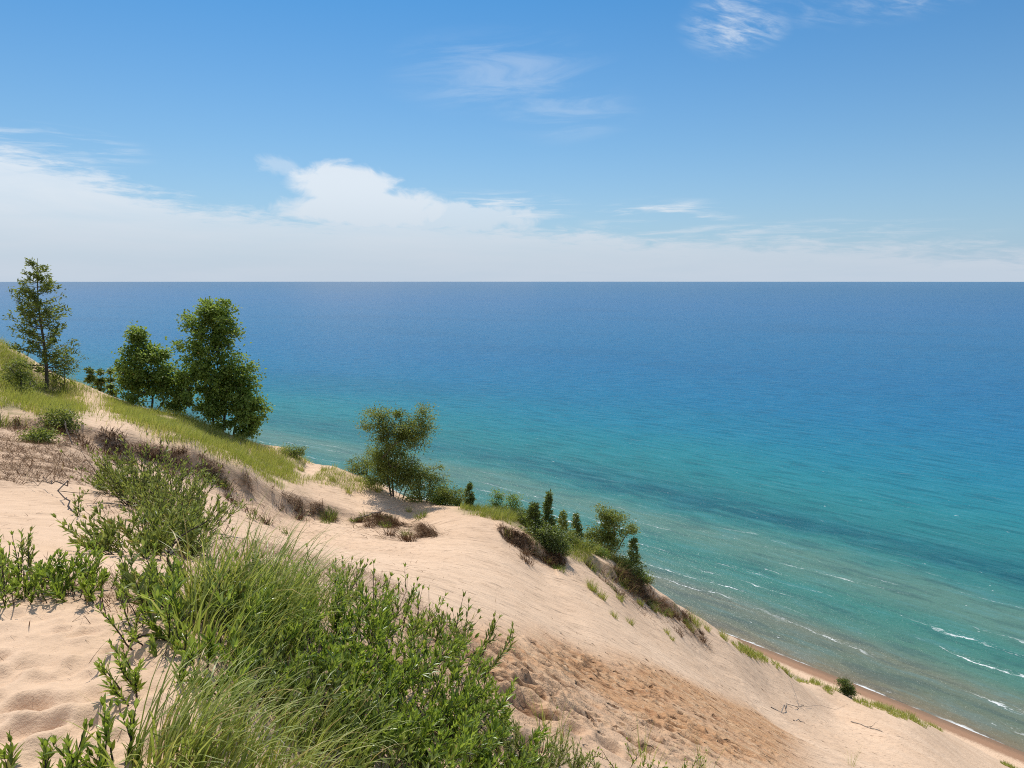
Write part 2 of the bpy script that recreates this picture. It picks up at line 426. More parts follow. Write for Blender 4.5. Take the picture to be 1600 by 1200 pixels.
# ------------------------------------------------------------------ the dune: one sheet in rings around the photographer
def build_ground():
    a1 = np.linspace(-46, 46, 1020) * D2R
    a2 = np.linspace(46, 314, 150)[1:-1] * D2R
    A = np.concatenate([a1, a2]); na = len(A)
    R = np.concatenate([np.exp(np.linspace(math.log(.35), math.log(1.6), 12))[:-1], np.exp(np.linspace(math.log(1.6), math.log(60), 640))[:-1], np.exp(np.linspace(math.log(60), math.log(210), 150))[:-1], np.exp(np.linspace(math.log(210), math.log(5000), 50))])
    X = R[:, None] * np.sin(A)[None]; Y = R[:, None] * np.cos(A)[None]
    Z = H(X.ravel(), Y.ravel()).reshape(X.shape)
    U, S = coast_uv(X, Y)
    wet = poly_mask(X.ravel(), Y.ravel(), P_wet, 1.2).reshape(X.shape)
    wn = fbm(X / 1.6, Y / 1.6, 4, 31)
    wet = np.clip(wet * 1.35 + wn * .9 * wet * (1.2 - wet) , 0, 1)
    thick = np.maximum(poly_mask(X.ravel(), Y.ravel(), P_thick, .35), poly_mask(X.ravel(), Y.ravel(), P_row, .2)).reshape(X.shape)
    lit = np.zeros(X.shape)
    for P, a, b, g in ((scarp_line, -1.7, .3, .85), (scarp_tree, -3.0, .8, 1.0), (scarp_mid, -1.9, .3, 1.2), (scarp_end, -2.6, .5, 1.05)):
        mm = near_poly(X, Y, P, 4.0); d, t = seg_dist(X[mm], Y[mm], P)
        lit[mm] = np.maximum(lit[mm], g * sstep(a, a * .35, d) * (1 - sstep(b * .3, b, d)) * sstep(0, .05, t) * (1 - sstep(.95, 1, t)))  # scarp bands: brown root litter plus overhang shade painted in
    for P, sft, g in ((P_left, 1.0, 1.15), (P_bush, .8, .8)):
        lit = np.maximum(lit, g * poly_mask(X.ravel(), Y.ravel(), P, sft).reshape(X.shape))
    gr = np.zeros(X.shape)
    for P, sft in ((P_bank, 1.2), (P_crest, .8)):
        gr = np.maximum(gr, poly_mask(X.ravel(), Y.ravel(), P, sft).reshape(X.shape))
    gr *= 1 - .9 * poly_mask(X.ravel(), Y.ravel(), P_sandtrail, .7).reshape(X.shape)
    rough = poly_mask(X.ravel(), Y.ravel(), P_rough, 1.2).reshape(X.shape) * np.clip(.6 + 1.6 * fbm(X / 2.2, Y / 2.2, 3, 33), 0, 1)
    Z += rough * .07 * fbm(X / .38, Y / .38, 4, 36)
    lit *= .72 * np.clip(.95 + 1.5 * fbm(X / 1.5, Y / 1.5, 3, 37), .15, 1)
    rr = np.sqrt(X * X + Y * Y)
    # wind and foot relief
    near = 1 - sstep(7, 16, rr)
    flat = near * (1 - .8 * thick)
    rid = 1 - 2 * np.abs(fbm(X / .34 + .3 * fbm(X / .5, Y / .5, 2, 48), Y / .17, 3, 46))
    Z += flat * (.022 * fbm(X / .6, Y / .42, 3, 41) + .011 * rid + .007 * fbm(X / .07, Y / .06, 3, 45))
    face = sstep(5, 12, rr) * (1 - gr) * (U < 140)
    al = (NX * X + NY * Y); ac = (-NY * X + NX * Y)
    Z += face * (.07 * fbm(al / 2.4, ac / .8, 3, 51) + .03 * fbm(al / .8, ac / .22, 3, 55)) * (1 - wet)
    Z += lit * .09 * fbm(X / .4, Y / .4, 4, 61)
    Z += wet * .03 * fbm(X / .25, Y / .25, 4, 65)
    # footprints: on the terrace, over the damp patch, a few on the open face
    fp = []
    r2 = np.random.default_rng(11)
    for px, py in zip(r2.uniform(-150, 260, 95), r2.uniform(955, 1199, 95)): fp.append((px, py, r2.uniform(.045, .095), r2.uniform(.008, .020)))
    cp = np.stack([r2.uniform(690, 1280, 700), r2.uniform(985, 1199, 700)], 1); cq = np.nan_to_num(at(cp[:, 0], cp[:, 1]))
    for (px, py), ok in zip(cp, poly_mask(cq[:, 0], cq[:, 1], P_wet, .3) > .3):
        if ok: fp.append((px, py, r2.uniform(.06, .15), r2.uniform(.03, .075)))
    for px, py in zip(r2.uniform(800, 1400, 90), r2.uniform(1000, 1190, 90)): fp.append((px, py, r2.uniform(.08, .17), r2.uniform(.04, .09)))
    Q = at([f[0] for f in fp], [f[1] for f in fp])
    foot_shade = np.zeros(X.shape)
    logR = np.log(R); angs = A
    for (px, py, rad, dep), q in zip(fp, Q):
        if np.isnan(q[0]): continue
        r0 = math.hypot(q[0], q[1]); a0 = math.atan2(q[0], q[1])
        i0, i1 = np.searchsorted(R, [r0 - 4 * rad, r0 + 4 * rad]); j0, j1 = np.searchsorted(a1, [a0 - 4 * rad / r0, a0 + 4 * rad / r0])
        if i1 <= i0 or j1 <= j0: continue
        sx = X[i0:i1, j0:j1] - q[0]; sy = Y[i0:i1, j0:j1] - q[1]
        th = r2.uniform(-.6, .6) + .7; ca, sa = math.cos(th), math.sin(th)
        e = ((sx * ca + sy * sa) / (rad * 1.5)) ** 2 + ((-sx * sa + sy * ca) / rad) ** 2
        Z[i0:i1, j0:j1] += dep * (-1.1 * np.exp(-e * 1.3) + .55 * np.exp(-((np.sqrt(e) - 1.35) / .4) ** 2))
        foot_shade[i0:i1, j0:j1] = np.maximum(foot_shade[i0:i1, j0:j1], np.exp(-e * 1.2))
    nr = len(R)
    i = np.arange(nr - 1)[:, None] * na; j = np.arange(na)[None]; j2 = (j + 1) % na
    q = np.stack([i + j, i + na + j, i + na + j2, i + j2], -1).reshape(-1, 4)
    V = np.stack([X, Y, Z], -1).reshape(-1, 3)
    c0 = np.array([[0, 0, float(Z[0].mean())]]); V = np.concatenate([V, c0])
    tri = np.stack([np.full(na, len(V) - 1), np.arange(na), (np.arange(na) + 1) % na], 1)
    mb = MB(); mb.add(V, [q, tri])
    o = mb.build('dune', M_sand, None, True)
    # faces wind upward
    me = o.data
    pad = lambda a: np.append(a.ravel(), a.ravel()[0]).astype(np.float32)
    for nm, a in (('wet', wet), ('litter', np.maximum(lit, .75 * thick)), ('green', gr), ('rough', rough), ('pits', poly_mask(X.ravel(), Y.ravel(), P_pits, 1.5).reshape(X.shape)), ('shore', U), ('foot', foot_shade * wet)):  # thicket share of the litter mask also paints shade under the shrubs
        t = me.attributes.new(nm, 'FLOAT', 'POINT'); t.data.foreach_set('value', pad(a))
    me.flip_normals() if me.polygons[5000].normal.z < 0 else None
    return tag(o, 'pale dry sand dune falling steeply to the lake shore', kind='structure')

M_sand, t, out = new_mat('dune sand')
g = t.n('ShaderNodeNewGeometry'); pos = g.outputs['Position']
sx = t.n('ShaderNodeSeparateXYZ'); t.link(pos, sx.inputs[0])
al = t.add(t.mul(sx.outputs[0], NX), t.mul(sx.outputs[1], NY)); ac = t.add(t.mul(sx.outputs[0], -NY), t.mul(sx.outputs[1], NX))
n_big = t.noise(pos, .22, 4, .55); n_mid = t.noise(pos, 1.7, 5, .6); n_fine = t.noise(pos, 60, 3, .7); n_grain = t.noise(pos, 400, 2, .6)
streak = t.noise(t.vec(t.mul(al, .9), t.mul(ac, 5.5), t.mul(sx.outputs[2], .2)), 1.0, 5, .62)
streak2 = t.noise(t.vec(t.mul(al, 1.5), t.mul(ac, 11.0), 3.0), 1.0, 3, .6); streak3 = t.noise(t.vec(t.mul(al, .35), t.mul(ac, 3.2), 9.0), 1.0, 3, .6)
dry = t.ramp(n_big, [(.3, (.61, .42, .280)), (.7, (.70, .50, .345))])
dry = t.mix(t.mul(t.ss(n_mid, .45, .75), .25), dry, (.47, .31, .19))
dry = t.mix(t.mul(t.ss(n_fine, .52, .72), .16), dry, (.30, .21, .14))
far = t.ss(sx.outputs[1], 6.0, 14.0)
mark = t.mul(t.m('MAXIMUM', t.ss(streak2, .60, .64), t.mul(t.ss(streak3, .62, .68), .55)), far)
dry = t.mix(t.mul(t.ss(streak, .55, .75), t.mul(far, .30)), dry, (.40, .27, .17))
dry = t.mix(t.mul(mark, .62), dry, (.27, .175, .11))  # shade of the slope ripples painted as dark dashes
clod = t.noise(pos, 4.2, 4, .6); dry = t.mix(t.mul(t.mul(t.ss(clod, .56, .68), t.attr('rough')), .75), dry, (.20, .13, .085))  # clod shading put into the colour as dark patches
wetc = t.ramp(n_mid, [(.32, (.42, .215, .105)), (.52, (.53, .30, .155)), (.72, (.61, .40, .235))])
col = t.mix(t.mul(t.attr('wet'), t.ss(n_big, .15, .55)), dry, wetc)
spot = t.mul(t.m('MAXIMUM', t.ss(t.noise(pos, 2.6, 3, .55), .63, .67), t.mul(t.ss(t.noise(pos, 6.5, 3, .6), .62, .67), .75)), t.attr('wet'))
col = t.mix(t.mul(t.ss(t.noise(pos, 5.0, 4, .6), .52, .66), t.mul(t.attr('wet'), .6)), col, (.62, .42, .26))
warpv = t.n('ShaderNodeVectorMath', operation='ADD'); nz = t.n('ShaderNodeTexNoise'); t.link(pos, nz.inputs['Vector']); nz.inputs['Scale'].default_value = 5.0; nz.inputs['Detail'].default_value = 3
nsc = t.n('ShaderNodeVectorMath', operation='SCALE'); t.link(nz.outputs['Color'], nsc.inputs[0]); nsc.inputs['Scale'].default_value = .22
t.link(pos, warpv.inputs[0]); t.link(nsc.outputs[0], warpv.inputs[1])
def pitfield(sc, r0, r1, keep):
    vo = t.n('ShaderNodeTexVoronoi'); t.link(warpv.outputs[0], vo.inputs['Vector']); vo.inputs['Scale'].default_value = sc
    cs = t.n('ShaderNodeSeparateColor'); t.link(vo.outputs['Color'], cs.inputs[0])
    return t.mul(t.add(1.0, t.mul(t.ss(vo.outputs['Distance'], r0, r1), -1.0)), t.ss(cs.outputs[0], keep, keep + .05))
pit = t.mul(t.m('MAXIMUM', pitfield(1.5, .16, .24, .45), t.mul(pitfield(3.4, .18, .28, .55), .85)), t.attr('pits'))
pit = t.mul(pit, t.ss(t.add(t.mul(t.attr('wet'), .35), n_mid), .50, .66))
col = t.mix(t.mul(pit, .78), col, (.15, .072, .034))  # shade inside the pits painted into the sand colour
col = t.mix(t.m('MAXIMUM', t.mul(t.ss(t.attr('foot'), .25, .8), .8), t.mul(spot, .45)), col, (.15, .070, .032))  # footprint and spot shade painted dark into the sand
litn = t.noise(pos, 2.6, 6, .72); litf = t.noise(pos, 14, 4, .7)
lm = t.mul(t.attr('litter'), t.ss(t.add(t.mul(litn, .65), t.mul(litf, .35)), .43, .62))
col = t.mix(t.mul(lm, .92), col, t.ramp(litf, [(.3, (.055, .028, .014)), (.7, (.26, .155, .085))]))
col = t.mix(t.mul(t.attr('green'), t.mul(t.ss(t.noise(pos, .9, 4, .6), .35, .6), .75)), col, t.ramp(litf, [(.3, (.085, .10, .028)), (.7, (.22, .20, .08))]))
U_ = t.add(t.attr('shore'), t.mul(t.add(n_mid, -.5), 2.5))
damp = t.mul(t.ss(U_, SHORE - 7.0, SHORE - 4.5), .95)
col = t.mix(damp, col, t.mix(t.ss(U_, SHORE - 3.0, SHORE), (.31, .175, .105), (.20, .125, .08)))
peb = t.mul(t.m('MULTIPLY', t.ss(U_, SHORE - 14, SHORE - 12), t.add(1.0, t.mul(t.ss(U_, SHORE - 10.5, SHORE - 8.5), -1.0))), t.ss(n_fine, .35, .6))
col = t.mix(t.mul(peb, .8), col, (.20, .175, .16))
p = t.n('ShaderNodeBsdfPrincipled'); t.link(col, p.inputs['Base Color']); p.inputs['Roughness'].default_value = .95; p.inputs['Specular IOR Level'].default_value = .12
b = t.bump(n_grain, .35, .004); b = t.bump(n_fine, .5, .012, b); b = t.bump(t.mul(streak, far), .7, .10, b); b = t.bump(t.mul(litf, t.attr('litter')), .8, .08, b)
b = t.bump(t.mul(t.noise(pos, 9, 5, .65), t.attr('wet')), .8, .10, b); b = t.bump(t.mul(pit, -1.0), 1.0, .07, b)
t.link(b, p.inputs['Normal']); t.link(p.outputs[0], out.inputs[0])
build_ground()
print('ground', round(time.time() - T0, 1), flush=True)

# ------------------------------------------------------------------ the lake
M_lake, t, out = new_mat('lake water')
g = t.n('ShaderNodeNewGeometry'); pos = g.outputs['Position']
sx = t.n('ShaderNodeSeparateXYZ'); t.link(pos, sx.inputs[0])
u = t.add(t.mul(sx.outputs[0], NX), t.mul(sx.outputs[1], NY)); s = t.add(t.mul(sx.outputs[0], -NY), t.mul(sx.outputs[1], NX))
tt = t.m('MAXIMUM', t.add(s, 22.0), 0.0); t1 = t.m('MINIMUM', tt, 700.0)
q = t.add(t.add(u, -SHORE), t.add(t.mul(t.mul(t1, t1), CK), t.mul(t.m('MAXIMUM', t.add(tt, -700.0), 0.0), .35)))
wob = t.noise(t.vec(t.mul(s, .011), t.mul(q, .02), 0.0), 1.0, 3, .5)
wob2 = t.noise(t.vec(t.mul(s, .05), t.mul(q, .09), 5.0), 1.0, 4, .6)
qw = t.add(q, t.add(t.mul(t.m('MULTIPLY', t.add(wob, -.5), t.m('MINIMUM', t.mul(q, .25), 60.0)), 1.1), t.mul(t.m('MULTIPLY', t.add(wob2, -.5), t.m('MINIMUM', t.mul(q, .22), 22.0)), 1.0)))
lg = t.m('MULTIPLY', t.m('LOGARITHM', t.add(t.m('MAXIMUM', qw, 0.0), 10.0), 10.0), 1.0)   # 1 at the shore
fac = t.m('DIVIDE', t.add(lg, -1.0), 3.0)
def L(qm): return min(1.0, (math.log10(qm + 10) - 1) / 3)
WATER = [(0, (.215, .165, .100)), (4, (.175, .165, .105)), (10, (.120, .160, .112)), (17, (.155, .172, .118)), (26, (.080, .185, .138)), (42, (.046, .182, .148)),
         (56, (.094, .198, .155)), (66, (.092, .198, .158)), (80, (.038, .182, .170)), (93, (.026, .160, .168)), (106, (.024, .162, .178)), (122, (.026, .178, .192)), (150, (.024, .196, .228)),
         (220, (.016, .178, .264)), (330, (.011, .152, .284)), (520, (.009, .134, .282)), (900, (.008, .126, .272)), (2500, (.009, .106, .255)), (8000, (.007, .088, .212))]
base = t.ramp(fac, [(L(a), c) for a, c in WATER])
bar = t.mul(t.m('EXPONENT', t.mul(t.m('POWER', t.mul(t.add(qw, -96.0), 1 / 11.0), 2.0), -1.0)), t.add(.72, t.mul(t.ss(s, 170.0, 330.0), -.55)))
base = t.mix(t.mul(bar, t.ss(wob2, .30, .58)), base, (.008, .082, .112))
# wave fields: chop seen everywhere, longer swell marching to the shore
chop = t.noise(t.vec(t.mul(q, .85), t.mul(s, .38), 0.0), 1.0, 5, .62)
swell = t.noise(t.vec(t.mul(q, .17), t.mul(s, .028), 2.0), 1.0, 3, .55)
gust = t.noise(t.vec(t.mul(q, .006), t.mul(s, .0022), 7.0), 1.0, 4, .55)
base = t.mix(t.mul(t.ss(chop, .50, .75), .30), base, t.mix(.5, base, (.004, .020, .040)))
base = t.mix(t.mul(t.ss(swell, .48, .70), .22), base, t.mix(.45, base, (.005, .03, .06)))
train = t.noise(t.vec(t.add(t.mul(q, .34), t.mul(wob2, 1.5)), t.mul(s, .055), 13.0), 1.0, 3, .55)
base = t.mix(t.mul(t.ss(train, .50, .64), .38), base, t.mix(.62, base, (.004, .03, .06)))
base = t.mix(t.mul(t.ss(train, .48, .34), .22), base, t.mix(.5, base, (.10, .34, .42)))
base = t.mix(t.mul(t.ss(gust, .45, .7), .30), base, t.mix(.4, base, (.005, .03, .08)))
# foam: swash at the edge, broken lines of breakers, scattered white flecks for whitecaps and painted sparkle
brk = t.noise(t.vec(t.mul(q, .075), t.mul(s, .020), 11.0), 1.0, 2, .5)
frz = t.noise(t.vec(t.mul(q, 2.4), t.mul(s, .9), 1.0), 1.0, 4, .7)
inner = t.add(1.0, t.mul(t.ss(q, 30.0, 88.0), -.92))
cph = t.m('FRACT', t.mul(t.add(t.add(q, t.mul(t.noise(t.vec(t.mul(s, .016), t.mul(q, .03), 17.0), 1.0, 3, .55), 16.0)), t.add(t.mul(t.add(frz, -.5), 1.8), t.mul(t.add(wob2, -.5), 9.0))), 1 / 8.0))
chunk = t.noise(t.vec(t.mul(q, .16), t.mul(s, .13), 29.0), 1.0, 4, .65)
thick_ = t.add(.025, t.mul(t.ss(chunk, .42, .68), .085))
crest = t.mul(t.mul(t.ss(cph, .0, .02), t.add(1.0, t.mul(t.ss(t.m('DIVIDE', cph, thick_), .7, 1.2), -1.0))), t.ss(chunk, .38, .50))
trail = t.mul(t.mul(t.ss(cph, .0, .05), t.add(1.0, t.mul(t.ss(cph, .10, .40), -1.0))), t.ss(frz, .54, .68))
f1 = t.mul(t.mul(t.m('MAXIMUM', t.mul(crest, t.ss(frz, .38, .54)), t.mul(trail, .6)), t.ss(t.add(brk, t.mul(wob2, .14)), .535, .65)), inner)
swq = t.add(q, t.add(t.mul(t.add(t.noise(t.vec(t.mul(s, .05), 0.0, 0.0), 1.0, 4, .6), -.5), 9.0), t.mul(t.add(frz, -.5), 1.6)))
sw = t.mul(t.mul(t.ss(swq, -.7, -.2), t.add(1.0, t.mul(t.ss(swq, .1, .8), -1.0))), t.ss(t.noise(t.vec(t.mul(s, .09), t.mul(q, .1), 8.0), 1.0, 3, .6), .36, .52))
sw2 = t.mul(t.mul(t.ss(swq, 3.4, 3.8), t.add(1.0, t.mul(t.ss(swq, 4.0, 4.8), -1.0))), t.mul(t.ss(brk, .50, .58), t.ss(frz, .4, .55)))
fleck = t.noise(t.vec(t.mul(q, .55), t.mul(s, .22), 21.0), 1.0, 3, .55)
fleckz = t.add(1.0, t.mul(t.ss(q, 60.0, 420.0), -.75))
f2 = t.mul(t.mul(t.ss(fleck, .715, .765), t.ss(frz, .42, .58)), fleckz)
foam = t.m('MAXIMUM', t.m('MAXIMUM', f1, f2), t.m('MAXIMUM', t.mul(sw, .9), t.mul(sw2, .8)), clamp=True)
col = t.mix(foam, base, (.78, .80, .79))
p = t.n('ShaderNodeBsdfPrincipled'); t.link(col, p.inputs['Base Color'])
t.val(p.inputs['Roughness'], t.add(.2, t.mul(foam, .6))); p.inputs['IOR'].default_value = 1.33
t.val(p.inputs['Specular IOR Level'], t.add(.20, t.mul(t.ss(lg, 1.4, 2.3), -.18)))
hgt = t.add(t.mul(chop, .50), t.mul(swell, .9))
nb = t.bump(hgt, 1.0, .85)
nb = t.bump(t.noise(t.vec(t.mul(q, 2.6), t.mul(s, 1.5), 3.0), 1.0, 3, .65), 1.0, .07, nb)
t.link(nb, p.inputs['Normal']); t.link(p.outputs[0], out.inputs[0])

def build_lake():
    R = np.concatenate([[0.0], np.exp(np.linspace(math.log(20), math.log(90000), 160))]); na = 180
    A = np.arange(na) * 2 * math.pi / na
    mb = MB()
    X = R[1:, None] * np.sin(A); Y = R[1:, None] * np.cos(A)
    V = np.concatenate([[[0, 0, LAKE]], np.stack([X, Y, np.full(X.shape, LAKE)], -1).reshape(-1, 3)])
    i = 1 + np.arange(len(R) - 2)[:, None] * na; j = np.arange(na)[None]; j2 = (j + 1) % na
    mb.add(V, [np.stack([i + j, i + j2, i + na + j2, i + na + j], -1).reshape(-1, 4), np.stack([np.zeros(na, int), 1 + (np.arange(na) + 1) % na, 1 + np.arange(na)], 1)])
    o = mb.build('lake_water', M_lake, None, True)
    if o.data.polygons[50].normal.z < 0: o.data.flip_normals()
    return tag(o, 'turquoise to deep blue lake with sand bars and small breakers', kind='structure')
build_lake()

# ------------------------------------------------------------------ sky, sun, camera
SUN_AZ, SUN_EL = -17.0, 57.0
w = bpy.data.worlds.new('World'); scene.world = w; w.use_nodes = True; w.node_tree.nodes.clear(); t = NT(w.node_tree)
out = t.n('ShaderNodeOutputWorld'); bg = t.n('ShaderNodeBackground'); bg.inputs['Strength'].default_value = .10
sky = t.n('ShaderNodeTexSky', sky_type='NISHITA', sun_disc=False, sun_elevation=SUN_EL * D2R, sun_rotation=SUN_AZ * D2R, altitude=200, air_density=1.0, dust_density=.6, ozone_density=2.2)
d = t.n('ShaderNodeTexCoord').outputs['Generated']
sp = t.n('ShaderNodeSeparateXYZ'); t.link(d, sp.inputs[0]); dx, dy, dz = sp.outputs
az = t.mul(t.m('ARCTAN2', dx, dy), 180 / math.pi); el = t.mul(t.m('ARCSINE', dz), 180 / math.pi)
def blob(a0, e0, ra, re_):
    return t.add(1.0, t.mul(t.m('SQRT', t.add(t.m('POWER', t.mul(t.add(az, -a0), 1 / ra), 2.0), t.m('POWER', t.mul(t.add(el, -e0), 1 / re_), 2.0))), -1.0))
def curve(xs, stops):
    return t.mul(t.ramp(t.add(t.mul(az, 1 / 120.0), .5), [((a + 60) / 120.0, (v / 12.0,) * 3) for a, v in xs]), 12.0)
skyv = t.mix(1.0, sky.outputs[0], t.ramp(t.mul(el, 1 / 40.0), [(0, (.80, .92, 1.0)), (.25, (.50, .84, 1.02)), (.5, (.28, .76, 1.06)), (.7, (.22, .72, 1.07)), (1, (.20, .70, 1.05))]), 'MULTIPLY')
# pale haze low down, thinning upward
hz = t.m('EXPONENT', t.mul(t.m('MAXIMUM', el, 0.0), -1 / 8.0))
skyv = t.mix(t.mul(hz, .80), skyv, (3.6, 5.3, 7.5))
# bank of thin cloud along the horizon; its top follows the bearing
top = curve([(-60, 9.5), (-36, 9.0), (-31, 8.0), (-25, 6.0), (-18, 5.2), (-12, 5.6), (-4, 5.0), (4, 4.3), (12, 3.6), (22, 3.4), (30, 2.6), (36, 2.3), (60, 3.0)], None)
cn = t.noise(t.vec(t.mul(az, .22), t.mul(el, .95), 0.0), 1.0, 7, .62, .6)
cn2 = t.noise(t.vec(t.mul(az, .07), t.mul(el, .5), 4.0), 1.0, 5, .6, .4)
edge = t.add(t.add(top, t.mul(el, -1.0)), t.add(t.mul(t.add(cn, -.5), 3.4), t.mul(t.add(t.noise(t.vec(t.mul(az, .55), t.add(t.mul(el, 3.2), t.mul(az, .12)), 6.0), 1.0, 5, .65, .5), -.5), 2.6)))
bank = t.mul(t.ss(edge, -.3, 1.5), t.add(.52, t.mul(cn2, .62)))
# a heaped cloud rising out of the bank, streaks to its right, wisps high up
wn = t.noise(t.vec(t.mul(az, .38), t.mul(el, .62), 9.0), 1.0, 8, .6, .5)
def puff(a0, e0, ra, re_, amp=1.1, lo=.0, hi=.42): return t.ss(t.add(blob(a0, e0, ra, re_), t.mul(t.add(wn, -.5), amp)), lo, hi)
heap = t.m('MAXIMUM', t.m('MAXIMUM', puff(-13.0, 7.2, 4.6, 2.0), puff(-11.0, 5.4, 7.5, 1.9)), t.m('MAXIMUM', t.mul(puff(-5.0, 4.9, 8.0, 1.4, 1.5), .8), t.mul(puff(-17.5, 8.4, 3.0, 1.2, 2.6, .25, 1.0), .4)))
strk = t.noise(t.vec(t.add(t.mul(az, .16), t.mul(el, -.28)), t.mul(el, 1.7), 2.0), 1.0, 7, .62, .5)
def wisp(a0, e0, ra, re_, k): return t.mul(t.mul(t.ss(blob(a0, e0, ra, re_), .0, .6), t.ss(strk, .44, .72)), k)
wisps = t.m('MAXIMUM', t.m('MAXIMUM', wisp(-3, 5.6, 10, 1.7, 1.0), wisp(11.5, 4.7, 7.0, 1.9, 1.0)), t.m('MAXIMUM', wisp(-33, 8.6, 8, 1.7, .55), wisp(22, 3.4, 14, 1.3, .7)))
# fine ripple cirrus near the top, very thin veils left of it
rip = t.noise(t.vec(t.add(t.mul(az, .24), t.mul(el, -.42)), t.add(t.mul(el, 1.5), t.mul(az, .55)), 3.0), 1.0, 8, .62, .35)
def cir(a0, e0, ra, re_, k, lo=.40, hi=.78): return t.mul(t.mul(t.ss(blob(a0, e0, ra, re_), .0, .7), t.mul(t.ss(rip, lo, hi), t.ss(cn2, .25, .6))), k)
veil = t.noise(t.vec(t.add(t.mul(az, .10), t.mul(el, .16)), t.add(t.mul(el, .55), t.mul(az, -.07)), 5.0), 1.0, 6, .6, .7)
def vl(a0, e0, ra, re_, k): return t.mul(t.mul(t.ss(blob(a0, e0, ra, re_), .0, .8), t.ss(veil, .40, .72)), k)
cirrus = t.m('MAXIMUM', t.m('MAXIMUM', cir(16.5, 18.0, 4.6, 2.7, .85, .34, .80), cir(26, 18.8, 9, 2.4, .55, .38, .85)), t.m('MAXIMUM', vl(-1, 15.4, 11, 3.6, .26), vl(4, 12.6, 7, 2.6, .24)))
fill_cloud = t.mul(t.m('MAXIMUM', t.ss(el, 34, 52), t.ss(dy, .15, -.35)), t.ss(t.noise(d, 2.6, 5, .6), .36, .62))   # unseen cloud added overhead and behind the camera to lift the shadows
cl = t.m('MAXIMUM', t.m('MAXIMUM', t.m('MAXIMUM', bank, t.mul(fill_cloud, .8)), t.mul(heap, .9)), t.m('MAXIMUM', wisps, cirrus), clamp=True)
cl = t.mul(cl, t.ss(el, -1.0, .0))
ccol = t.mix(t.ss(el, 1.0, 8.0), (6.1, 6.75, 7.6), (8.5, 8.9, 9.3))
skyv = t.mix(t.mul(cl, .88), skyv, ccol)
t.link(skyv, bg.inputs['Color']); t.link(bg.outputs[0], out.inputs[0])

sd = bpy.data.lights.new('sun', 'SUN'); sd.energy = 4.4; sd.angle = .5 * D2R; sd.color = (1.0, .955, .88)
so = bpy.data.objects.new('sun', sd); COL.objects.link(so)
sv = Vector((math.sin(SUN_AZ * D2R) * math.cos(SUN_EL * D2R), math.cos(SUN_AZ * D2R) * math.cos(SUN_EL * D2R), math.sin(SUN_EL * D2R)))
so.rotation_euler = sv.to_track_quat('Z', 'Y').to_euler(); so.location = (0, 0, 60)

cam = bpy.data.cameras.new('camera'); co = bpy.data.objects.new('camera', cam); COL.objects.link(co); scene.camera = co
cam.sensor_width = 36.0; cam.lens = 36.0 * F / 1600.0; cam.clip_start = .05; cam.clip_end = 200000
co.rotation_euler = (math.pi / 2 - PITCH, 0, 0)
scene.render.engine = 'CYCLES'
scene.view_settings.view_transform = 'Standard'; scene.view_settings.look = 'None'; scene.view_settings.exposure = 0; scene.view_settings.gamma = 1
scene.cycles.pixel_filter_type = 'BLACKMAN_HARRIS'; scene.cycles.filter_width = 1.05
scene.cycles.use_denoising = False; scene.cycles.max_bounces = 6; scene.cycles.transparent_max_bounces = 8
scene.cycles.sample_clamp_indirect = 6.0

# ------------------------------------------------------------------ plant makers
def rise(p, dz=-.02): return np.array([p[0], p[1], p[2] + dz])

def leafy_shoot(mbS, mbL, base, az, tilt, Ln, leafL, leafW, bend=.5, n=26, tint=.5, rad=.004, start=.2, side=0, spread=.75, detail=True):
    """one woody shoot that curves up, ringed with leaves; may fork"""
    m = 7; pts = [np.array(base, float)]; h = np.array([math.sin(az), math.cos(az), 0.]); ang = tilt
    for k in range(m):
        ang2 = ang * (1 - bend * k / m) + rng.normal(0, .08)
        d = h * math.sin(ang2) + np.array([0, 0, 1.]) * math.cos(ang2) + rng.normal(0, .06, 3)
        pts.append(pts[-1] + unit(d) * Ln / m)
    P = np.array(pts)
    tube(mbS, P, np.linspace(rad, rad * .35, len(P)), 4, rng.uniform(.2, .8))
    f = np.sort(rng.uniform(start, 1.0, n)); f[-4:] = 1.0
    i = np.minimum((f * m).astype(int), m - 1); w = (f * m - i)[:, None]
    pos = P[i] * (1 - w) + P[i + 1] * w
    tan = unit(P[i + 1] - P[i]); s, nn = frame(tan)
    ph = np.arange(n) * 2.399 + rng.uniform(0, 6.3); rd = np.cos(ph)[:, None] * s + np.sin(ph)[:, None] * nn
    op = rng.normal(spread - .14, .2, n)[:, None] * (1 - .5 * (f[:, None] > .93))
    D = tan * np.cos(op) + rd * np.sin(op) + np.array([0, 0, .12])
    N = unit(tan - rd * .35 + rng.normal(0, .22, (n, 3)))
    sz = leafL * rng.uniform(.62, 1.12, n) * (1 - .25 * (f > .95))
    leaves(mbL, pos, D, N, sz, leafW * rng.uniform(.75, 1.2, n), np.clip(tint + rng.normal(0, .2, n) + .42 * (f - .6), 0, 1), .22, rng.uniform(-.05, .22), detail)  # lower leaves tinted darker, shade within the shrub put into the tint
    for _ in range(side):
        k = rng.integers(2, m - 1)
        leafy_shoot(mbS, mbL, P[k], az + rng.normal(0, 1.1), min(1.25, tilt * .7 + rng.uniform(.2, .7)), Ln * rng.uniform(.35, .6), leafL, leafW, bend, max(8, int(n * .55)), tint, rad * .6, .15, 0, spread, detail)

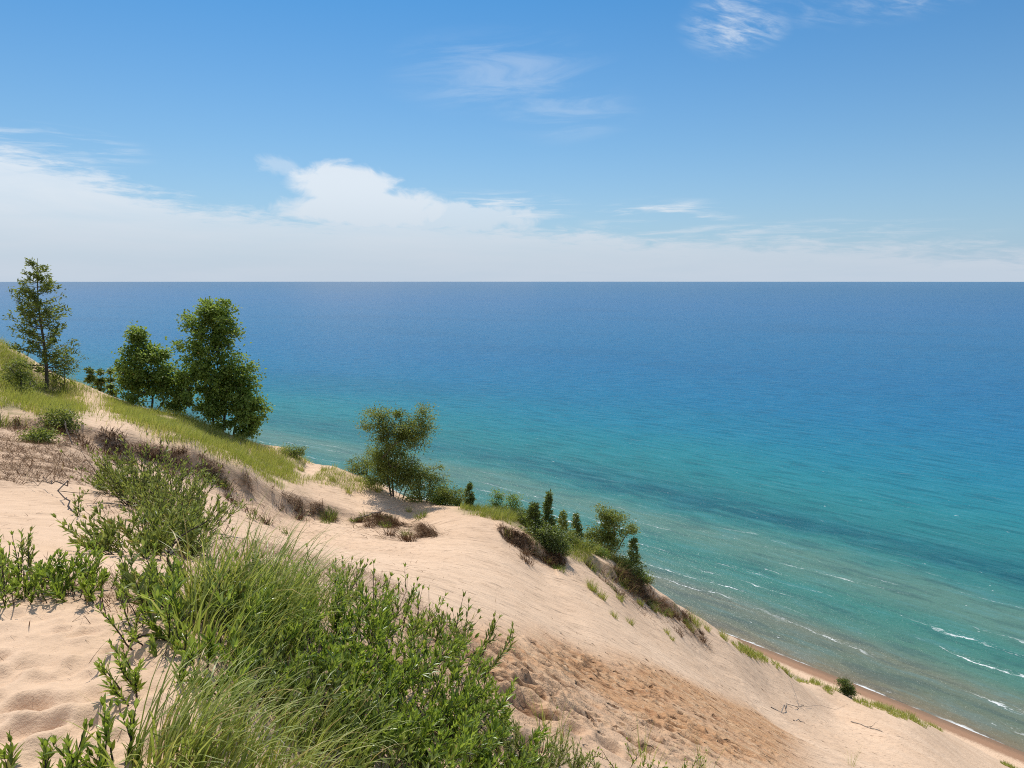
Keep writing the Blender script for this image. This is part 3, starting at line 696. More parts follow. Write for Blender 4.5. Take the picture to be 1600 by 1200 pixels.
def leaf_shrub(label, px, py, R=.35, Ht=.5, n=26, leafL=.066, leafW=.015, mat=None, Y=None, lean=(.25, -.1), group=None, per=30, name='leafy_shrub', cat='shrub', detail=True, side=1, tilt0=.15, tint=.5):
    b = at1(px, py, Y); mbS, mbL = MB(), MB(); lsz = rng.uniform(.85, 1.12)
    for k in range(n):
        a = rng.uniform(0, 2 * math.pi); r = R * math.sqrt(rng.uniform(0, 1))
        x, y = b[0] + r * math.sin(a), b[1] + r * math.cos(a)
        z = float(H(x, y)) - .02
        tube(mbS, [b - np.array([0, 0, .03]), ((x + b[0]) / 2, (y + b[1]) / 2, (z + b[2]) / 2 - .015), (x, y, z)], .004, 4)
        dirx, diry = math.sin(a) * r / R * .8 + lean[0] + rng.normal(0, .25), math.cos(a) * r / R * .8 + lean[1] + rng.normal(0, .25)
        leafy_shoot(mbS, mbL, (x, y, z), math.atan2(dirx, diry), tilt0 + min(1.0, math.hypot(dirx, diry) * .75), Ht * rng.uniform(.45, 1.2), leafL * lsz, leafW * lsz, rng.uniform(.1, .7), max(3, int(per * (rng.uniform(.05, .3) if n > 12 and rng.uniform() < .12 else rng.uniform(.7, 1.2)))), tint + rng.normal(0, .09), .0035 + .004 * Ht, .16, side, .72, detail)
    root = empty(name, b, label, cat, group)
    mbS.build('stems', M_twig, root, origin=b); mbL.build('leaves', mat or M_cherry, root, origin=b)
    return root

def tussock(label, px, py, R=.2, Ht=.6, n=260, W=.006, mat=None, Y=None, lean=(.5, 0), bend=(.5, 1.6), group=None, name='grass_tussock', cat='grass', dry=.06, seg=5, tint=.5):
    b = at1(px, py, Y); mb = MB()
    a = rng.uniform(0, 2 * math.pi, n); r = R * np.sqrt(rng.uniform(0, 1, n))
    x, y = b[0] + r * np.sin(a), b[1] + r * np.cos(a); z = H(x, y) - .02
    hx, hy = np.sin(a) * r / R * .8 + lean[0] + rng.normal(0, .35, n), np.cos(a) * r / R * .8 + lean[1] + rng.normal(0, .35, n)
    L = Ht * rng.uniform(.45, 1.15, n)
    tt = np.clip(tint + rng.normal(0, .2, n), 0, 1); tt = np.where(rng.uniform(0, 1, n) < dry, 1.0, tt)
    blades(mb, np.stack([x, y, z], 1), np.arctan2(hx, hy), rng.uniform(.02, .45, n), L, W * rng.uniform(.6, 1.3, n), rng.uniform(*bend, n), tt, seg)
    o = mb.build(name, mat or M_grass, None, origin=b)
    return tag(o, label, cat, group)

def grow(att, roots, r_tip=.008, expo=2.3, rmax=.2):
    """joins scattered crown points to the stems: each takes the nearest node already grown"""
    nodes = [np.array(p, float) for st in roots for p in st]; par = []
    for st in roots:
        b0 = len(par)
        for k in range(len(st)): par.append(b0 + k - 1 if k else -1)
    org = np.mean([st[0] for st in roots], axis=0)
    order = np.argsort(np.linalg.norm(att - org, axis=1)); tips = []
    for i in order:
        A = np.array(nodes); dv = att[i] - A; dd = np.linalg.norm(dv, axis=1) + .9 * np.maximum(0, -(dv[:, 2]))
        j = int(np.argmin(dd)); cur = j; ns = max(1, int(dd[j] / .45))
        for k in range(1, ns + 1):
            p = A[j] + dv[j] * k / ns + (rng.normal(0, .05, 3) if k < ns else 0)
            nodes.append(p); par.append(cur); cur = len(nodes) - 1
        tips.append(cur)
    wgt = np.zeros(len(nodes)); wgt[tips] += 1
    for i in range(len(nodes) - 1, -1, -1):
        if par[i] >= 0: wgt[par[i]] += max(wgt[i], .5)
    return np.array(nodes), par, np.minimum(r_tip * np.maximum(wgt, .6) ** (1 / expo), rmax)

def limbs(mb, nodes, par, rad, kmin=0.0):
    n = len(nodes); ch = [[] for _ in range(n)]
    for i, p in enumerate(par):
        if p >= 0: ch[p].append(i)
    starts = [i for i in range(n) if par[i] < 0]
    stack = [(None, s) for s in starts]
    while stack:
        pr, s = stack.pop(); path = ([pr] if pr is not None else []) + [s]; cur = s
        while ch[cur]:
            c = sorted(ch[cur], key=lambda q: -rad[q])
            for q in c[1:]: stack.append((cur, q))
            cur = c[0]; path.append(cur)
        if len(path) > 1:
            rr = rad[path].copy()
            if pr is not None: rr[0] = rr[1]
            tube(mb, nodes[path], rr, 6 if rr.max() > .03 else 4)

def broad_tree(name, label, cat, px, py, blobs, Y=None, n_att=90, per=110, leafL=.085, leafW=.06, mat=None, stems=((0, 0, 0, -60),), r_tip=.008, clump=.32, group=None, bark=None, tint=.5, drop=0.0, sx=.0):
    """blobs: crown outline as ellipses (dx, dy, rx, ry) measured from the base, in photo pixels at its distance"""
    b = at1(px, py, Y); sc = b[1] / F; att = []; px0, py0 = px, py
    if Y is None: py0 = 600 - ((b[2] / b[1]) * F * CP + F * SP) / (CP - (b[2] / b[1]) * SP); px0 = px
    tot = sum(q[2] * q[3] for q in blobs)
    for dx, dy, rx, ry in blobs:
        k = max(3, int(n_att * rx * ry / tot))
        v = unit(rng.normal(0, 1, (k, 3))) * (rng.uniform(0, 1, (k, 1)) ** .40) * np.where(rng.uniform(0, 1, (k, 1)) < .16, 1.22, 1.0)
        qx, qz = ray(px0 + dx, py0 + dy)
        att.append(np.stack([qx * b[1] - b[0] + v[:, 0] * rx * sc, v[:, 1] * rx * sc * .9, qz * b[1] - b[2] + v[:, 2] * ry * sc], 1))
    att = np.concatenate(att)
    # keep the crown above the ground it leans over
    gz = H(att[:, 0] + b[0], att[:, 1] + b[1]) - b[2]; att[:, 2] = np.maximum(att[:, 2], gz + .15)
    roots = []
    for x0, y0, x1, y1 in stems:
        p0 = np.array([x0 * sc, 0, 0.]); p0[2] = float(H(b[0] + p0[0], b[1])) - b[2] - .15
        qx, qz = ray(px0 + x1, py0 + y1); p1 = np.array([qx * b[1] - b[0], rng.normal(0, .1), qz * b[1] - b[2]]); m = max(3, int(np.linalg.norm(p1 - p0) / .4))
        f = np.linspace(0, 1, m)[:, None]; roots.append(list(p0 + (p1 - p0) * f + np.sin(f * 3.1) * rng.normal(0, .06, 3)))
    nodes, par, rad = grow(att, roots, r_tip)
    rootstock = [st[0] for st in roots]
    root = empty(name, b, label, cat, group)
    mbT = MB(); limbs(mbT, nodes, par, rad)
    for q in rootstock[1:]: tube(mbT, [rootstock[0], q], .03, 5)
    o = mbT.build('trunk', bark or M_bark, root, True)
    mbL = MB(); n = len(att) * per
    ci = np.repeat(np.arange(len(att)), per)
    # leaves hang in sprays around each twig end, with some strung along the twig
    g = rng.normal(0, 1, (n, 3)) * clump * rng.uniform(.4, 1.2, (len(att), 1))[ci] * np.array([1, 1, .62])
    P = att[ci] + g
    C = att.mean(0); outw = unit(P - C)
    D = unit(outw * .5 + unit(g) * .5 + rng.normal(0, .55, (n, 3)) + np.array([sx, 0, -.25 - drop])); N = unit(rng.normal(0, .6, (n, 3)) + np.array([0, 0, .75]) + outw * .3)
    ct = rng.normal(0, .19, len(att))[ci]; depth = np.linalg.norm((P - C) / (att.std(0) * 2 + .2), axis=1)  # depth darkens inner leaves, painting shade inside the crown
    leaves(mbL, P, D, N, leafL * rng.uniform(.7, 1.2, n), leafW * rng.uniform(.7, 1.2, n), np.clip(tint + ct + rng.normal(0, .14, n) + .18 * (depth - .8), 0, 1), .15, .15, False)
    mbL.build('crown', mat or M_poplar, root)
    return root

def conifer(name, label, cat, px, py, top_px, width, Y=None, whorls=16, per=7, sprays=26, mat=None, shape=1.0, group=None, lean=0.0, bare=.1, L=.16, W=.05, gap=.0, tint=.5):
    """upright evergreen: straight stem, whorls of drooping branches set with flat sprays. width in photo pixels"""
    b = at1(px, py, Y); sc = b[1] / F; qx, qz = ray(px + lean, top_px); Ht = max(qz * b[1] - b[2], .5); ldx = qx * b[1] - b[0]; Wd = width * sc * .5
    root = empty(name, b, label, cat, group)
    mbT, mbL = MB(), MB()
    f = np.linspace(-.04, 1, 14); ax = np.stack([ldx * np.sign(f) * np.abs(f) ** 1.3 + .012 * Ht * np.sin(f * 7), 0 * f, f * Ht], 1)
    tube(mbT, ax, np.maximum(.014 * Ht * (1.05 - f), .006), 7)
    SP, SD, ST = [], [], []
    for k in range(whorls):
        fz = bare + (1 - bare) * (k + rng.uniform(0, .7)) / whorls
        if fz > .985: continue
        c = np.array([np.interp(fz, f, ax[:, 0]), 0, fz * Ht])
        prof = (1 - fz) ** shape * (1.0 if fz > bare + .12 else .8)
        for j in range(per):
            if rng.uniform() < gap: continue
            a = rng.uniform(0, 2 * math.pi); ln = Wd * (prof * rng.uniform(.55, 1.2) + .05)
            h = np.array([math.cos(a), math.sin(a), 0]); m = 5; up = rng.uniform(-.1, .35)
            pts = np.array([c + h * ln * q + np.array([0, 0, ln * (up * q + .25 * q * q)]) for q in np.linspace(0, 1, m)])
            tube(mbT, pts, np.linspace(max(.02 * ln, .004), .003, m), 3)
            ns = max(5, int(sprays * (.35 + prof)))
            q = rng.uniform(.25, 1.0, ns); i = np.minimum((q * (m - 1)).astype(int), m - 2); w = (q * (m - 1) - i)[:, None]
            P = pts[i] * (1 - w) + pts[i + 1] * w + rng.normal(0, .05 * max(ln, .4), (ns, 3))
            SP.append(P); SD.append(unit(h + rng.normal(0, .6, (ns, 3)) + np.array([0, 0, .35]))); ST.append(np.full(ns, tint + rng.normal(0, .13)))
    P = np.concatenate(SP); D = np.concatenate(SD); T = np.concatenate(ST); n = len(P)
    for rep in range(3):
        dd = unit(D + rng.normal(0, .5, (n, 3)))
        leaves(mbL, P + rng.normal(0, L * .3, (n, 3)), dd, unit(rng.normal(0, .7, (n, 3)) + np.array([0, 0, .6])), L * rng.uniform(.6, 1.2, n), W * rng.uniform(.7, 1.3, n), np.clip(T + rng.normal(0, .15, n), 0, 1), .1, .1, False)
    mbT.build('trunk', M_bark, root, True); mbL.build('crown', mat or M_cedar, root)
    return root

def branch(label, pts, r=.02, mat=None, name='dead_branch', side=3, Y=None, group=None, dz=.02):
    """a bare stick; pts are ground points (pixels) with a height above ground"""
    P = []
    for px, py, h in pts:
        q = at1(px, py, Y if Y else None); P.append([q[0], q[1], q[2] + h])
    P = np.array(P); f = np.linspace(0, 1, 4 * len(P)); g = np.linspace(0, 1, len(P))
    Q = np.stack([np.interp(f, g, P[:, k]) for k in range(3)], 1); Ln = np.linalg.norm(P[-1] - P[0])
    Q[1:-1] += rng.normal(0, .018 * Ln, (len(Q) - 2, 3)) * np.array([1, 1, .5])
    mb = MB(); tube(mb, Q, np.linspace(r, r * .35, len(Q)), 6)
    for _ in range(side):
        k = rng.integers(2, len(Q) - 2); d = unit(Q[-1] - Q[0]) + rng.normal(0, .6, 3) * np.array([1, 1, .6]) + np.array([0, 0, .25])
        ss = np.linspace(0, 1, 5)[:, None]; B = Q[k] + unit(d) * ss * Ln * rng.uniform(.15, .35) + rng.normal(0, .015 * Ln, (5, 3)) * ss
        tube(mb, B, np.linspace(r * .5, r * .2, 5), 4)
    b = P[0]; o = mb.build(name, mat or M_dead, None, True, origin=b)
    return tag(o, label, 'branch', group)

# ------------------------------------------------------------------ trees and bushes of the ridge
conifer('conifer_tree', 'tall thin airy evergreen standing alone on the grassy bank', 'tree', 73, 607, 403, 112, None, 30, 7, 18, M_birch, .60, None, -16, .12, .19, .065, .42, .40)
broad_tree('bush', 'dark loose bush in front of the foot of the tall thin evergreen', 'bush', 30, 618, [(0, -28, 22, 22), (-2, -45, 10, 16), (8, -14, 20, 12)], None, 34, 60, .09, .05, M_birch, ((0, 0, 0, -30),), clump=.22, tint=.42)
broad_tree('bush', 'low spreading bush close behind the foot of the tall thin evergreen', 'bush', 100, 606, [(0, -20, 16, 22), (4, -40, 10, 16), (-18, -14, 16, 12)], None, 32, 55, .09, .05, M_birch, ((0, 0, 0, -30),), clump=.22, tint=.45)
for k, (px, top, wd, lb) in enumerate([(140, 570, 20, 'distant dark evergreen beyond the bank, leftmost of three'), (156, 573, 24, 'distant dark evergreen beyond the bank, middle one of three'), (172, 574, 22, 'distant dark evergreen beyond the bank, touching the smaller poplar')]):
    conifer('conifer_tree', lb, 'tree', px, 606, top, wd, 58 + 2 * k, 10, 6, 14, None, .6, 'distant evergreens beyond the bank', 0, .05, .3, .12, 0, .4)
broad_tree('poplar_tree', 'smaller bushy poplar left of the tall one, with a peaked crown', 'tree', 236, 640, [(-20, -108, 11, 22), (-16, -86, 22, 26), (-36, -60, 18, 26), (8, -64, 28, 36), (-18, -34, 32, 26), (30, -36, 26, 28), (40, -14, 22, 18), (-22, -112, 8, 12)], 39.5, 165, 78, .16, .12, M_poplar, ((0, 0, 0, -40), (6, 0, 24, -30)), clump=.24, tint=.58)
broad_tree('poplar_tree', 'tallest dense poplar on the bank, leaning crown with ragged top', 'tree', 340, 672, [(-22, -180, 30, 26), (4, -178, 26, 26), (-24, -148, 36, 30), (12, -146, 28, 30), (-38, -110, 30, 34), (0, -108, 38, 36), (-16, -66, 48, 40), (22, -62, 34, 38), (42, -76, 20, 34), (46, -38, 28, 30), (52, -14, 24, 24), (44, 4, 18, 14), (10, -30, 42, 30), (68, -34, 10, 12), (-58, -60, 16, 26)], 39.5, 350, 72, .16, .12, M_poplar, ((-6, 0, -18, -110), (8, 2, 16, -90), (24, 8, 40, -50)), clump=.24, tint=.55)
broad_tree('willow_tree', 'many-stemmed willow on the scarp edge with thin open crown', 'tree', 616, 776, [(-22, -118, 26, 24), (4, -112, 24, 26), (-4, -80, 30, 26), (34, -104, 22, 18), (48, -120, 12, 22), (-20, -52, 26, 20), (12, -54, 28, 22), (-4, -34, 30, 16), (34, -88, 24, 14), (22, -30, 20, 16), (-28, -30, 18, 14)], None, 245, 95, .11, .048, M_birch, ((-4, 0, -14, -70), (-1, 0, -2, -80), (2, 0, 10, -75), (5, 0, 30, -60), (12, 3, 34, -40)), r_tip=.007, clump=.26, tint=.5, drop=.2)
broad_tree('bush', 'grey green bush on the skyline left of the many-stemmed willow', 'bush', 574, 745, [(-8, -22, 22, 16), (8, -30, 18, 16), (-18, -12, 14, 12), (20, -14, 16, 14)], None, 55, 75, .085, .045, M_birch, ((0, 0, 0, -20),), clump=.2, tint=.45)
broad_tree('bush', 'round bush just right of the many-stemmed willow trunk', 'bush', 668, 776, [(-6, -34, 22, 22), (8, -42, 18, 16), (-18, -14, 18, 18), (10, -12, 20, 16), (22, -28, 8, 20)], None, 75, 85, .09, .045, M_birch, ((0, 0, 0, -20), (-12, 0, -16, -30)), clump=.22, tint=.55)
broad_tree('bush', 'low green bush between the round bush and the tiny lone evergreen', 'bush', 706, 786, [(-4, -16, 18, 14), (10, -12, 14, 12)], None, 34, 80, .09, .05, M_birch, ((0, 0, 0, -10),), clump=.2, tint=.5)
conifer('conifer_tree', 'tiny lone evergreen on the skyline just right of the bushes', 'tree', 733, 790, 755, 17, None, 12, 6, 9, None, .7, None, 0, .02, .13, .05, .25, .5)
broad_tree('bush', 'slim dark bush with pointed top at the left end of the grassy crest', 'bush', 776, 800, [(0, -20, 7, 14), (0, -8, 10, 9)], None, 22, 60, .08, .045, M_poplar, ((0, 0, 0, -20),), clump=.14, tint=.5)
broad_tree('bush', 'wider wispy bush with two lobes on the grassy crest', 'bush', 798, 804, [(0, -20, 12, 12), (8, -26, 8, 8), (-6, -8, 12, 8), (4, -8, 12, 8)], None, 32, 50, .08, .045, M_poplar, ((0, 0, 0, -18),), clump=.16, tint=.6)
conifer('conifer_tree', 'squat left hand evergreen of the dense dark clump on the ridge', 'tree', 834, 838, 786, 38, None, 14, 6, 10, None, .75, 'evergreens of the dark clump', 0, 0, .16, .06, .25, .5)
conifer('conifer_tree', 'tallest slender evergreen rising from the dense dark clump', 'tree', 857, 850, 770, 38, None, 20, 6, 10, None, 1.2, 'evergreens of the dark clump', 0, 0, .16, .06, .25, .5)
broad_tree('bush', 'dark dense bush spilling downhill below the tallest slender evergreen', 'bush', 856, 854, [(-10, -18, 22, 18), (6, -12, 20, 16), (16, 2, 14, 12)], None, 70, 95, .09, .05, M_cedar, ((0, 0, 0, -10),), clump=.2, tint=.4)
broad_tree('bush', 'small rounded dark bush at the lower tip of the dark clump', 'bush', 876, 866, [(0, -9, 9, 10)], None, 16, 90, .08, .05, M_cedar, ((0, 0, 0, -8),), clump=.15, tint=.5)
conifer('conifer_tree', 'yellow green young evergreen right of the tallest slender one', 'tree', 880, 845, 798, 30, 38.0, 13, 6, 10, M_birch, .8, None, 0, 0, .15, .06, .25, .55)
conifer('conifer_tree', 'narrow dark evergreen next to the small broadleaf tree', 'tree', 900, 850, 804, 27, None, 14, 6, 9, None, .8, None, 0, 0, .15, .05, .25, .5)
broad_tree('poplar_tree', 'small broadleaf tree with one limb reaching out over the lake', 'tree', 950, 864, [(-2, -50, 20, 18), (-6, -68, 10, 10), (14, -58, 14, 12), (-18, -24, 20, 18), (4, -22, 20, 18), (28, -38, 12, 10), (37, -42, 7, 6)], None, 95, 90, .10, .06, M_birch, ((0, 0, 0, -30), (4, 0, 28, -32)), clump=.2, tint=.55)
conifer('conifer_tree', 'pointed cedar at the end of the ridge above the dark scarp', 'tree', 990, 900, 842, 40, None, 15, 6, 10, None, .85, None, 0, 0, .16, .06, .25, .55)
broad_tree('bush', 'small thin bush at the very tip of the ridge by the water', 'bush', 1012, 911, [(0, -10, 8, 12), (-2, -4, 10, 6)], None, 18, 45, .08, .04, M_birch, ((0, 0, 0, -12),), clump=.14, tint=.5)
broad_tree('conifer_tree', 'lone dark stunted evergreen low on the spur near the beach', 'tree', 1322, 1087, [(-1, -20, 7, 10), (0, -10, 11, 9), (5, -6, 9, 6)], None, 50, 100, .14, .06, M_cedar, ((0, 0, 0, -18),), clump=.22, tint=.28)

for lb, px, py, w, h, m in [
    ('knee high bush on the grassy crest before the dark clump', 815, 815, 12, 14, M_birch), ('dark bush on the crest touching the squat evergreen', 824, 824, 10, 22, M_cedar),
    ('pale green bush between the dark clump and the narrow evergreen', 888, 852, 11, 16, M_birch), ('low bush left of the small broadleaf tree', 918, 862, 13, 14, M_birch), ('low dark bush under the small broadleaf tree', 936, 868, 14, 10, M_poplar),
    ('bush in the grass between the small broadleaf tree and the pointed cedar', 970, 884, 11, 10, M_birch), ('dark bush under the pointed cedar', 982, 899, 12, 12, M_cedar), ('bush downhill of the pointed cedar', 1000, 909, 10, 14, M_poplar),
    ('small leafy bush on the skyline past the tall poplar', 462, 716, 16, 14, M_birch), ('low bush right of the willow above the bare slope', 690, 784, 16, 18, M_poplar), ('brown green scrub on the lip of the bank at left', 95, 668, 22, 16, M_birch), ('scrub in the middle of the eroded bank at left', 60, 690, 16, 12, M_birch)]:
    broad_tree('bush', lb, 'bush', px, py, [(0, -h * .7, w, h * .6), (rng.uniform(-4, 4), -h * .3, w * 1.1, h * .4)], None, int(12 + w * h * .09), 50, .085, .045, m, ((0, 0, 0, -h * .6),), clump=.17, tint=.5)

# ------------------------------------------------------------------ shrubs and grass in front
for lb, px, py, R, Ht, n in [
    ('leftmost leafy shrub of the low row behind the sandy terrace', 5, 930, .28, .30, 18), ('second leafy shrub of the low row behind the sandy terrace', 62, 932, .26, .24, 17),
    ('third leafy shrub of the low row behind the terrace, branches lying on sand', 122, 930, .28, .20, 18), ('last leafy shrub of the low row, joining the big thicket', 182, 926, .28, .24, 20)]:
    leaf_shrub(lb, px, py, R, Ht, n, .06, .014, M_cherry, group='low shrub row behind the terrace', lean=(.1, .1), tint=.5)
leaf_shrub('slender upright willow sprout above the left end of the low shrub row', 36, 905, .08, .42, 4, .07, .015, M_willow, lean=(0, 0), tilt0=.05)
for lb, px, py, R, Ht, n, Y in [
    ('grey green willow bush in the hollow, uppermost of the clump', 195, 778, .4, .95, 18, None), ('largest willow bush in the middle of the hollow', 245, 800, .5, 1.45, 34, None),
    ('willow bush on the right side of the hollow clump', 285, 825, .4, .95, 20, None), ('lowest willow bush of the hollow, nearest the thicket', 240, 868, .4, .6, 20, None)]:
    leaf_shrub(lb, px, py, R, Ht * .85, int(n * 1.9), .11, .022, M_willow, Y, group='willow bushes in the hollow', lean=(.1, 0), tint=.42, per=34, side=2)
for lb, px, py, Ht, n in [('thin leafy sprout alone on the bare sand sheet', 118, 808, .55, 3), ('short thin sprout right of the lone one on the bare sand', 132, 812, .3, 3), ('upright leafy sprout above the right side of the hollow', 346, 815, .55, 4),
                          ('low dark creeping plant on the sand above the tall grass', 395, 812, .3, 7), ('small leafy sprout above the right end of the tall grass', 450, 838, .4, 4)]:
    leaf_shrub(lb, px, py, .1, Ht, n, .085, .02, M_willow, None, name='sprout', cat='sprout', lean=(0, 0), per=16, tint=.4)
THICKET = [
    ('small shrub at the left edge of the thicket, trailing onto the terrace', 258, 985, .22, .34, 14), ('shrub filling the upper left corner of the thicket', 300, 955, .30, .42, 20), ('shrub behind the tall grass at the upper rim of the thicket', 470, 935, .34, .46, 22),
    ('shrub right of the tall grass at the upper rim', 545, 950, .38, .50, 28), ('shrub on the upper rim with the highest sprig against the sand', 610, 975, .40, .50, 28), ('shrub at the right shoulder of the thicket', 672, 1005, .38, .46, 26),
    ('spindly shrub at the right tip of the thicket reaching over bare sand', 722, 1030, .30, .55, 13), ('broad dark shrub on the lower left edge of the thicket', 278, 1058, .26, .26, 20), ('shrub just below the tall grass clump', 365, 1040, .30, .32, 24),
    ('shrub below the upper rim, left of centre', 450, 1020, .34, .42, 28), ('dense shrub in the heart of the thicket', 530, 1035, .36, .46, 32), ('dense shrub right of the thicket centre', 605, 1055, .38, .46, 32), ('dense shrub on the right flank of the thicket', 675, 1085, .38, .44, 30),
    ('outer shrub on the right flank above the damp sand', 728, 1105, .30, .40, 22), ('shrub in the lower left of the thicket beside the sandy gap', 465, 1105, .28, .34, 24), ('shrub in the lower middle of the thicket', 545, 1120, .32, .38, 30), ('shrub right of the lower middle of the thicket', 620, 1140, .32, .40, 30),
    ('shrub on the lower right edge beside the damp sand', 700, 1165, .32, .40, 28), ('lowest right shrub of the thicket by the footprints', 765, 1190, .30, .38, 26), ('shrub at the bottom of the thicket among arching grass', 570, 1215, .26, .34, 24), ('shrub at the bottom centre of the thicket', 650, 1235, .28, .36, 26), ('bottom shrub nearest the fine feathery plant', 735, 1250, .28, .36, 26)]
for k, (lb, px, py, R, Ht, n) in enumerate(THICKET):
    nearl = .72 if k in (0, 7, 14) else 1.0
    leaf_shrub(lb, px, py, R, Ht * .86, int(n * (.85 if k < 9 else 1.1) / nearl), .086 * nearl, .0165 * nearl, M_willow if k in (1, 2, 6, 14, 19) else M_cherry, group='shrubs of the big thicket', per=26, tint=rng.uniform(.42, .58))
for lb, px, py, Ht, n in [('big-leaved sprig cut by the lower left corner', 12, 1238, .14, 5), ('tallest big-leaved sprig rising from the lower edge at left', 92, 1232, .19, 6), ('leafy sprig with one high shoot beside the arching grass', 165, 1226, .20, 7), ('small sprig half under the arching grass', 205, 1222, .16, 5)]:
    leaf_shrub(lb, px, py, .07, Ht, n, .062, .0145, M_cherry, None, name='sprig', cat='sprig', group='sprigs along the lower edge', lean=(.1, 0), per=18, tint=.36)
for lb, px, py, R, Ht, n in [
    ('tall bright grass at the left of the upper clump', 335, 965, .20, .62, 260), ('tallest bright grass in the middle of the upper clump', 385, 975, .24, .78, 420), ('tall bright grass at the right of the upper clump', 435, 965, .24, .70, 380),
    ('short grass at the foot of the upper clump', 330, 1010, .2, .45, 200), ('grass spilling over the centre of the thicket below the upper clump', 415, 1010, .22, .55, 280), ('thin grass among shrubs at the upper right rim', 500, 960, .2, .55, 120)]:
    tussock(lb, px, py, R, Ht, int(n * .6), .010, M_grass, group='tall grass of the upper clump', lean=(.5, -.05))
for lb, px, py, R, Ht, n in [
    ('arching grass at the left end of the near clump, one long stem bent over', 245, 1215, .13, .40, 150), ('near arching grass left of centre', 300, 1215, .16, .38, 220), ('near arching grass in the middle', 360, 1222, .16, .36, 220), ('near arching grass before the sandy gap', 430, 1215, .16, .36, 190),
    ('near arching grass against the thicket', 500, 1205, .16, .38, 180), ('sparse near grass at the right end of the near clump', 560, 1185, .14, .40, 90), ('fine grass tuft rooted in the sandy gap', 330, 1130, .12, .28, 80), ('second fine grass tuft in the sandy gap by the shrubs', 415, 1120, .12, .30, 70)]:
    tussock(lb, px, py, R, Ht * 1.15, int(n * .62), .0088, M_grass, group='near arching grass', lean=(.8, .25), bend=(.6, 2.0), tint=.52, seg=7)
leaf_shrub('fine feathery bright green plant at the lower edge right of the thicket', 838, 1216, .34, .30, 70, .05, .0055, M_willow, name='feathery_plant', cat='plant', per=75, lean=(.1, 0), tint=.72)
for k, (px, py, Ht) in enumerate([(900, 1202, .22), (935, 1204, .24), (972, 1206, .26), (1006, 1204, .24), (1040, 1208, .2), (1075, 1210, .26)]):
    leaf_shrub('small leafy sprout at the lower edge right of the feathery plant', px, py, .09, Ht, 4, .05, .011, M_cherry, None, name='sprout', cat='sprout', group='sprouts along the lower edge', per=14, lean=(.1, 0), tint=.5)
for lb, px, py, Ht in [('thin dry grass by the damp sand near the thicket tip', 862, 1150, .4), ('sparse grass at the lower edge below the damp sand', 1010, 1196, .45), ('sparse grass at the lower edge, further right of the damp sand', 1095, 1204, .5), ('last thin grass before the open slope at the lower edge', 1330, 1196, .9)]:
    tussock(lb, px, py, .12, Ht, 26, .006, M_grass, lean=(.1, 0), bend=(.2, .9), tint=.7)

# grass tufts holding the eroded spur
TUF = [(925, 922, .55, 'yellow green grass tuft on its own mound below the dark scarp', 160), (940, 935, .45, 'dark tuft just right of the mound tuft below the scarp', 110), (968, 938, .4, None, 90), (1000, 945, .4, None, 90), (1022, 955, .45, None, 100), (1045, 962, .5, None, 110),
       (1085, 975, .9, 'tall bright tuft standing on the skyline of the spur', 200), (1078, 985, .6, None, 110), (1105, 985, .5, None, 100), (1130, 998, .7, 'thick tuft where the spur begins to narrow', 150), (960, 965, .35, None, 60), (985, 975, .35, None, 60), (1042, 990, .35, None, 60), (1050, 1000, .3, None, 50),
       (855, 880, .35, None, 60), (775, 812, .4, None, 80), (755, 808, .4, None, 60), (795, 838, .4, None, 60), (640, 800, .4, None, 60), (545, 770, .4, None, 70), (520, 752, .45, None, 90), (470, 735, .5, None, 90), (560, 752, .4, None, 70), (590, 768, .4, None, 60), (505, 735, .4, None, 60)]
for px, py, Ht, lb, n in TUF:
    tussock(lb or 'small grass tuft in bare sand along the eroded ridge', px, py, Ht * .36, Ht, n, .014, M_bank, group='grass tufts along the eroded ridge', lean=(.2, 0), bend=(.3, 1.3), name='grass_tuft', seg=3)
for (pl, n, lb, gp) in ((scarp_end, 30, 'dark dry scrub tuft on the eroded sand at the end of the ridge', 'dry scrub at the end of the ridge'), (scarp_tree, 20, 'dark dry scrub tuft in the sand just below the many-stemmed willow', 'dry scrub below the willow'),
                        (scarp_line, 26, 'dark dry scrub tuft on the eroded bank under the green grass', 'dry scrub on the eroded bank'), (scarp_mid, 9, 'dark dry scrub tuft in the small scarp under the dark clump', 'dry scrub under the dark clump')):
    Q = np.array(pl); g = np.linspace(0, 1, len(Q))
    for k in range(n):
        f = rng.uniform(.02, 1.04); dd = abs(rng.normal(0, 1.1)); i = min(int(f * (len(Q) - 1)), len(Q) - 2); dv = unit(Q[i + 1] - Q[i])
        x = np.interp(f, g, Q[:, 0]) + dv[1] * dd + max(0, f - 1) * 60 * dv[0]; y = np.interp(f, g, Q[:, 1]) - dv[0] * dd + max(0, f - 1) * 60 * dv[1]; z = float(H(x, y))
        mbq = MB(); nb = rng.integers(60, 150); a = rng.uniform(0, 6.3, nb); r = rng.uniform(.1, .28) * np.sqrt(rng.uniform(0, 1, nb)); bx, by = x + r * np.sin(a), y + r * np.cos(a)
        gsh = rng.uniform() < .35
        blades(mbq, np.stack([bx, by, H(bx, by) - .02], 1), a + rng.normal(0, .5, nb), rng.uniform(.1, .9, nb), rng.uniform(.2, .55) * rng.uniform(.5, 1.2, nb), .016 * rng.uniform(.5, 1.4, nb), rng.uniform(.2, 1.4, nb), np.clip(rng.normal(.25, .22, nb), 0, .85), 3)
        tag(mbq.build('scrub_tuft', M_birch if gsh else M_dry, None, origin=(x, y, z)), lb.replace('dark dry', 'low green') if gsh else lb, 'scrub', gp + (' (green)' if gsh else ''))
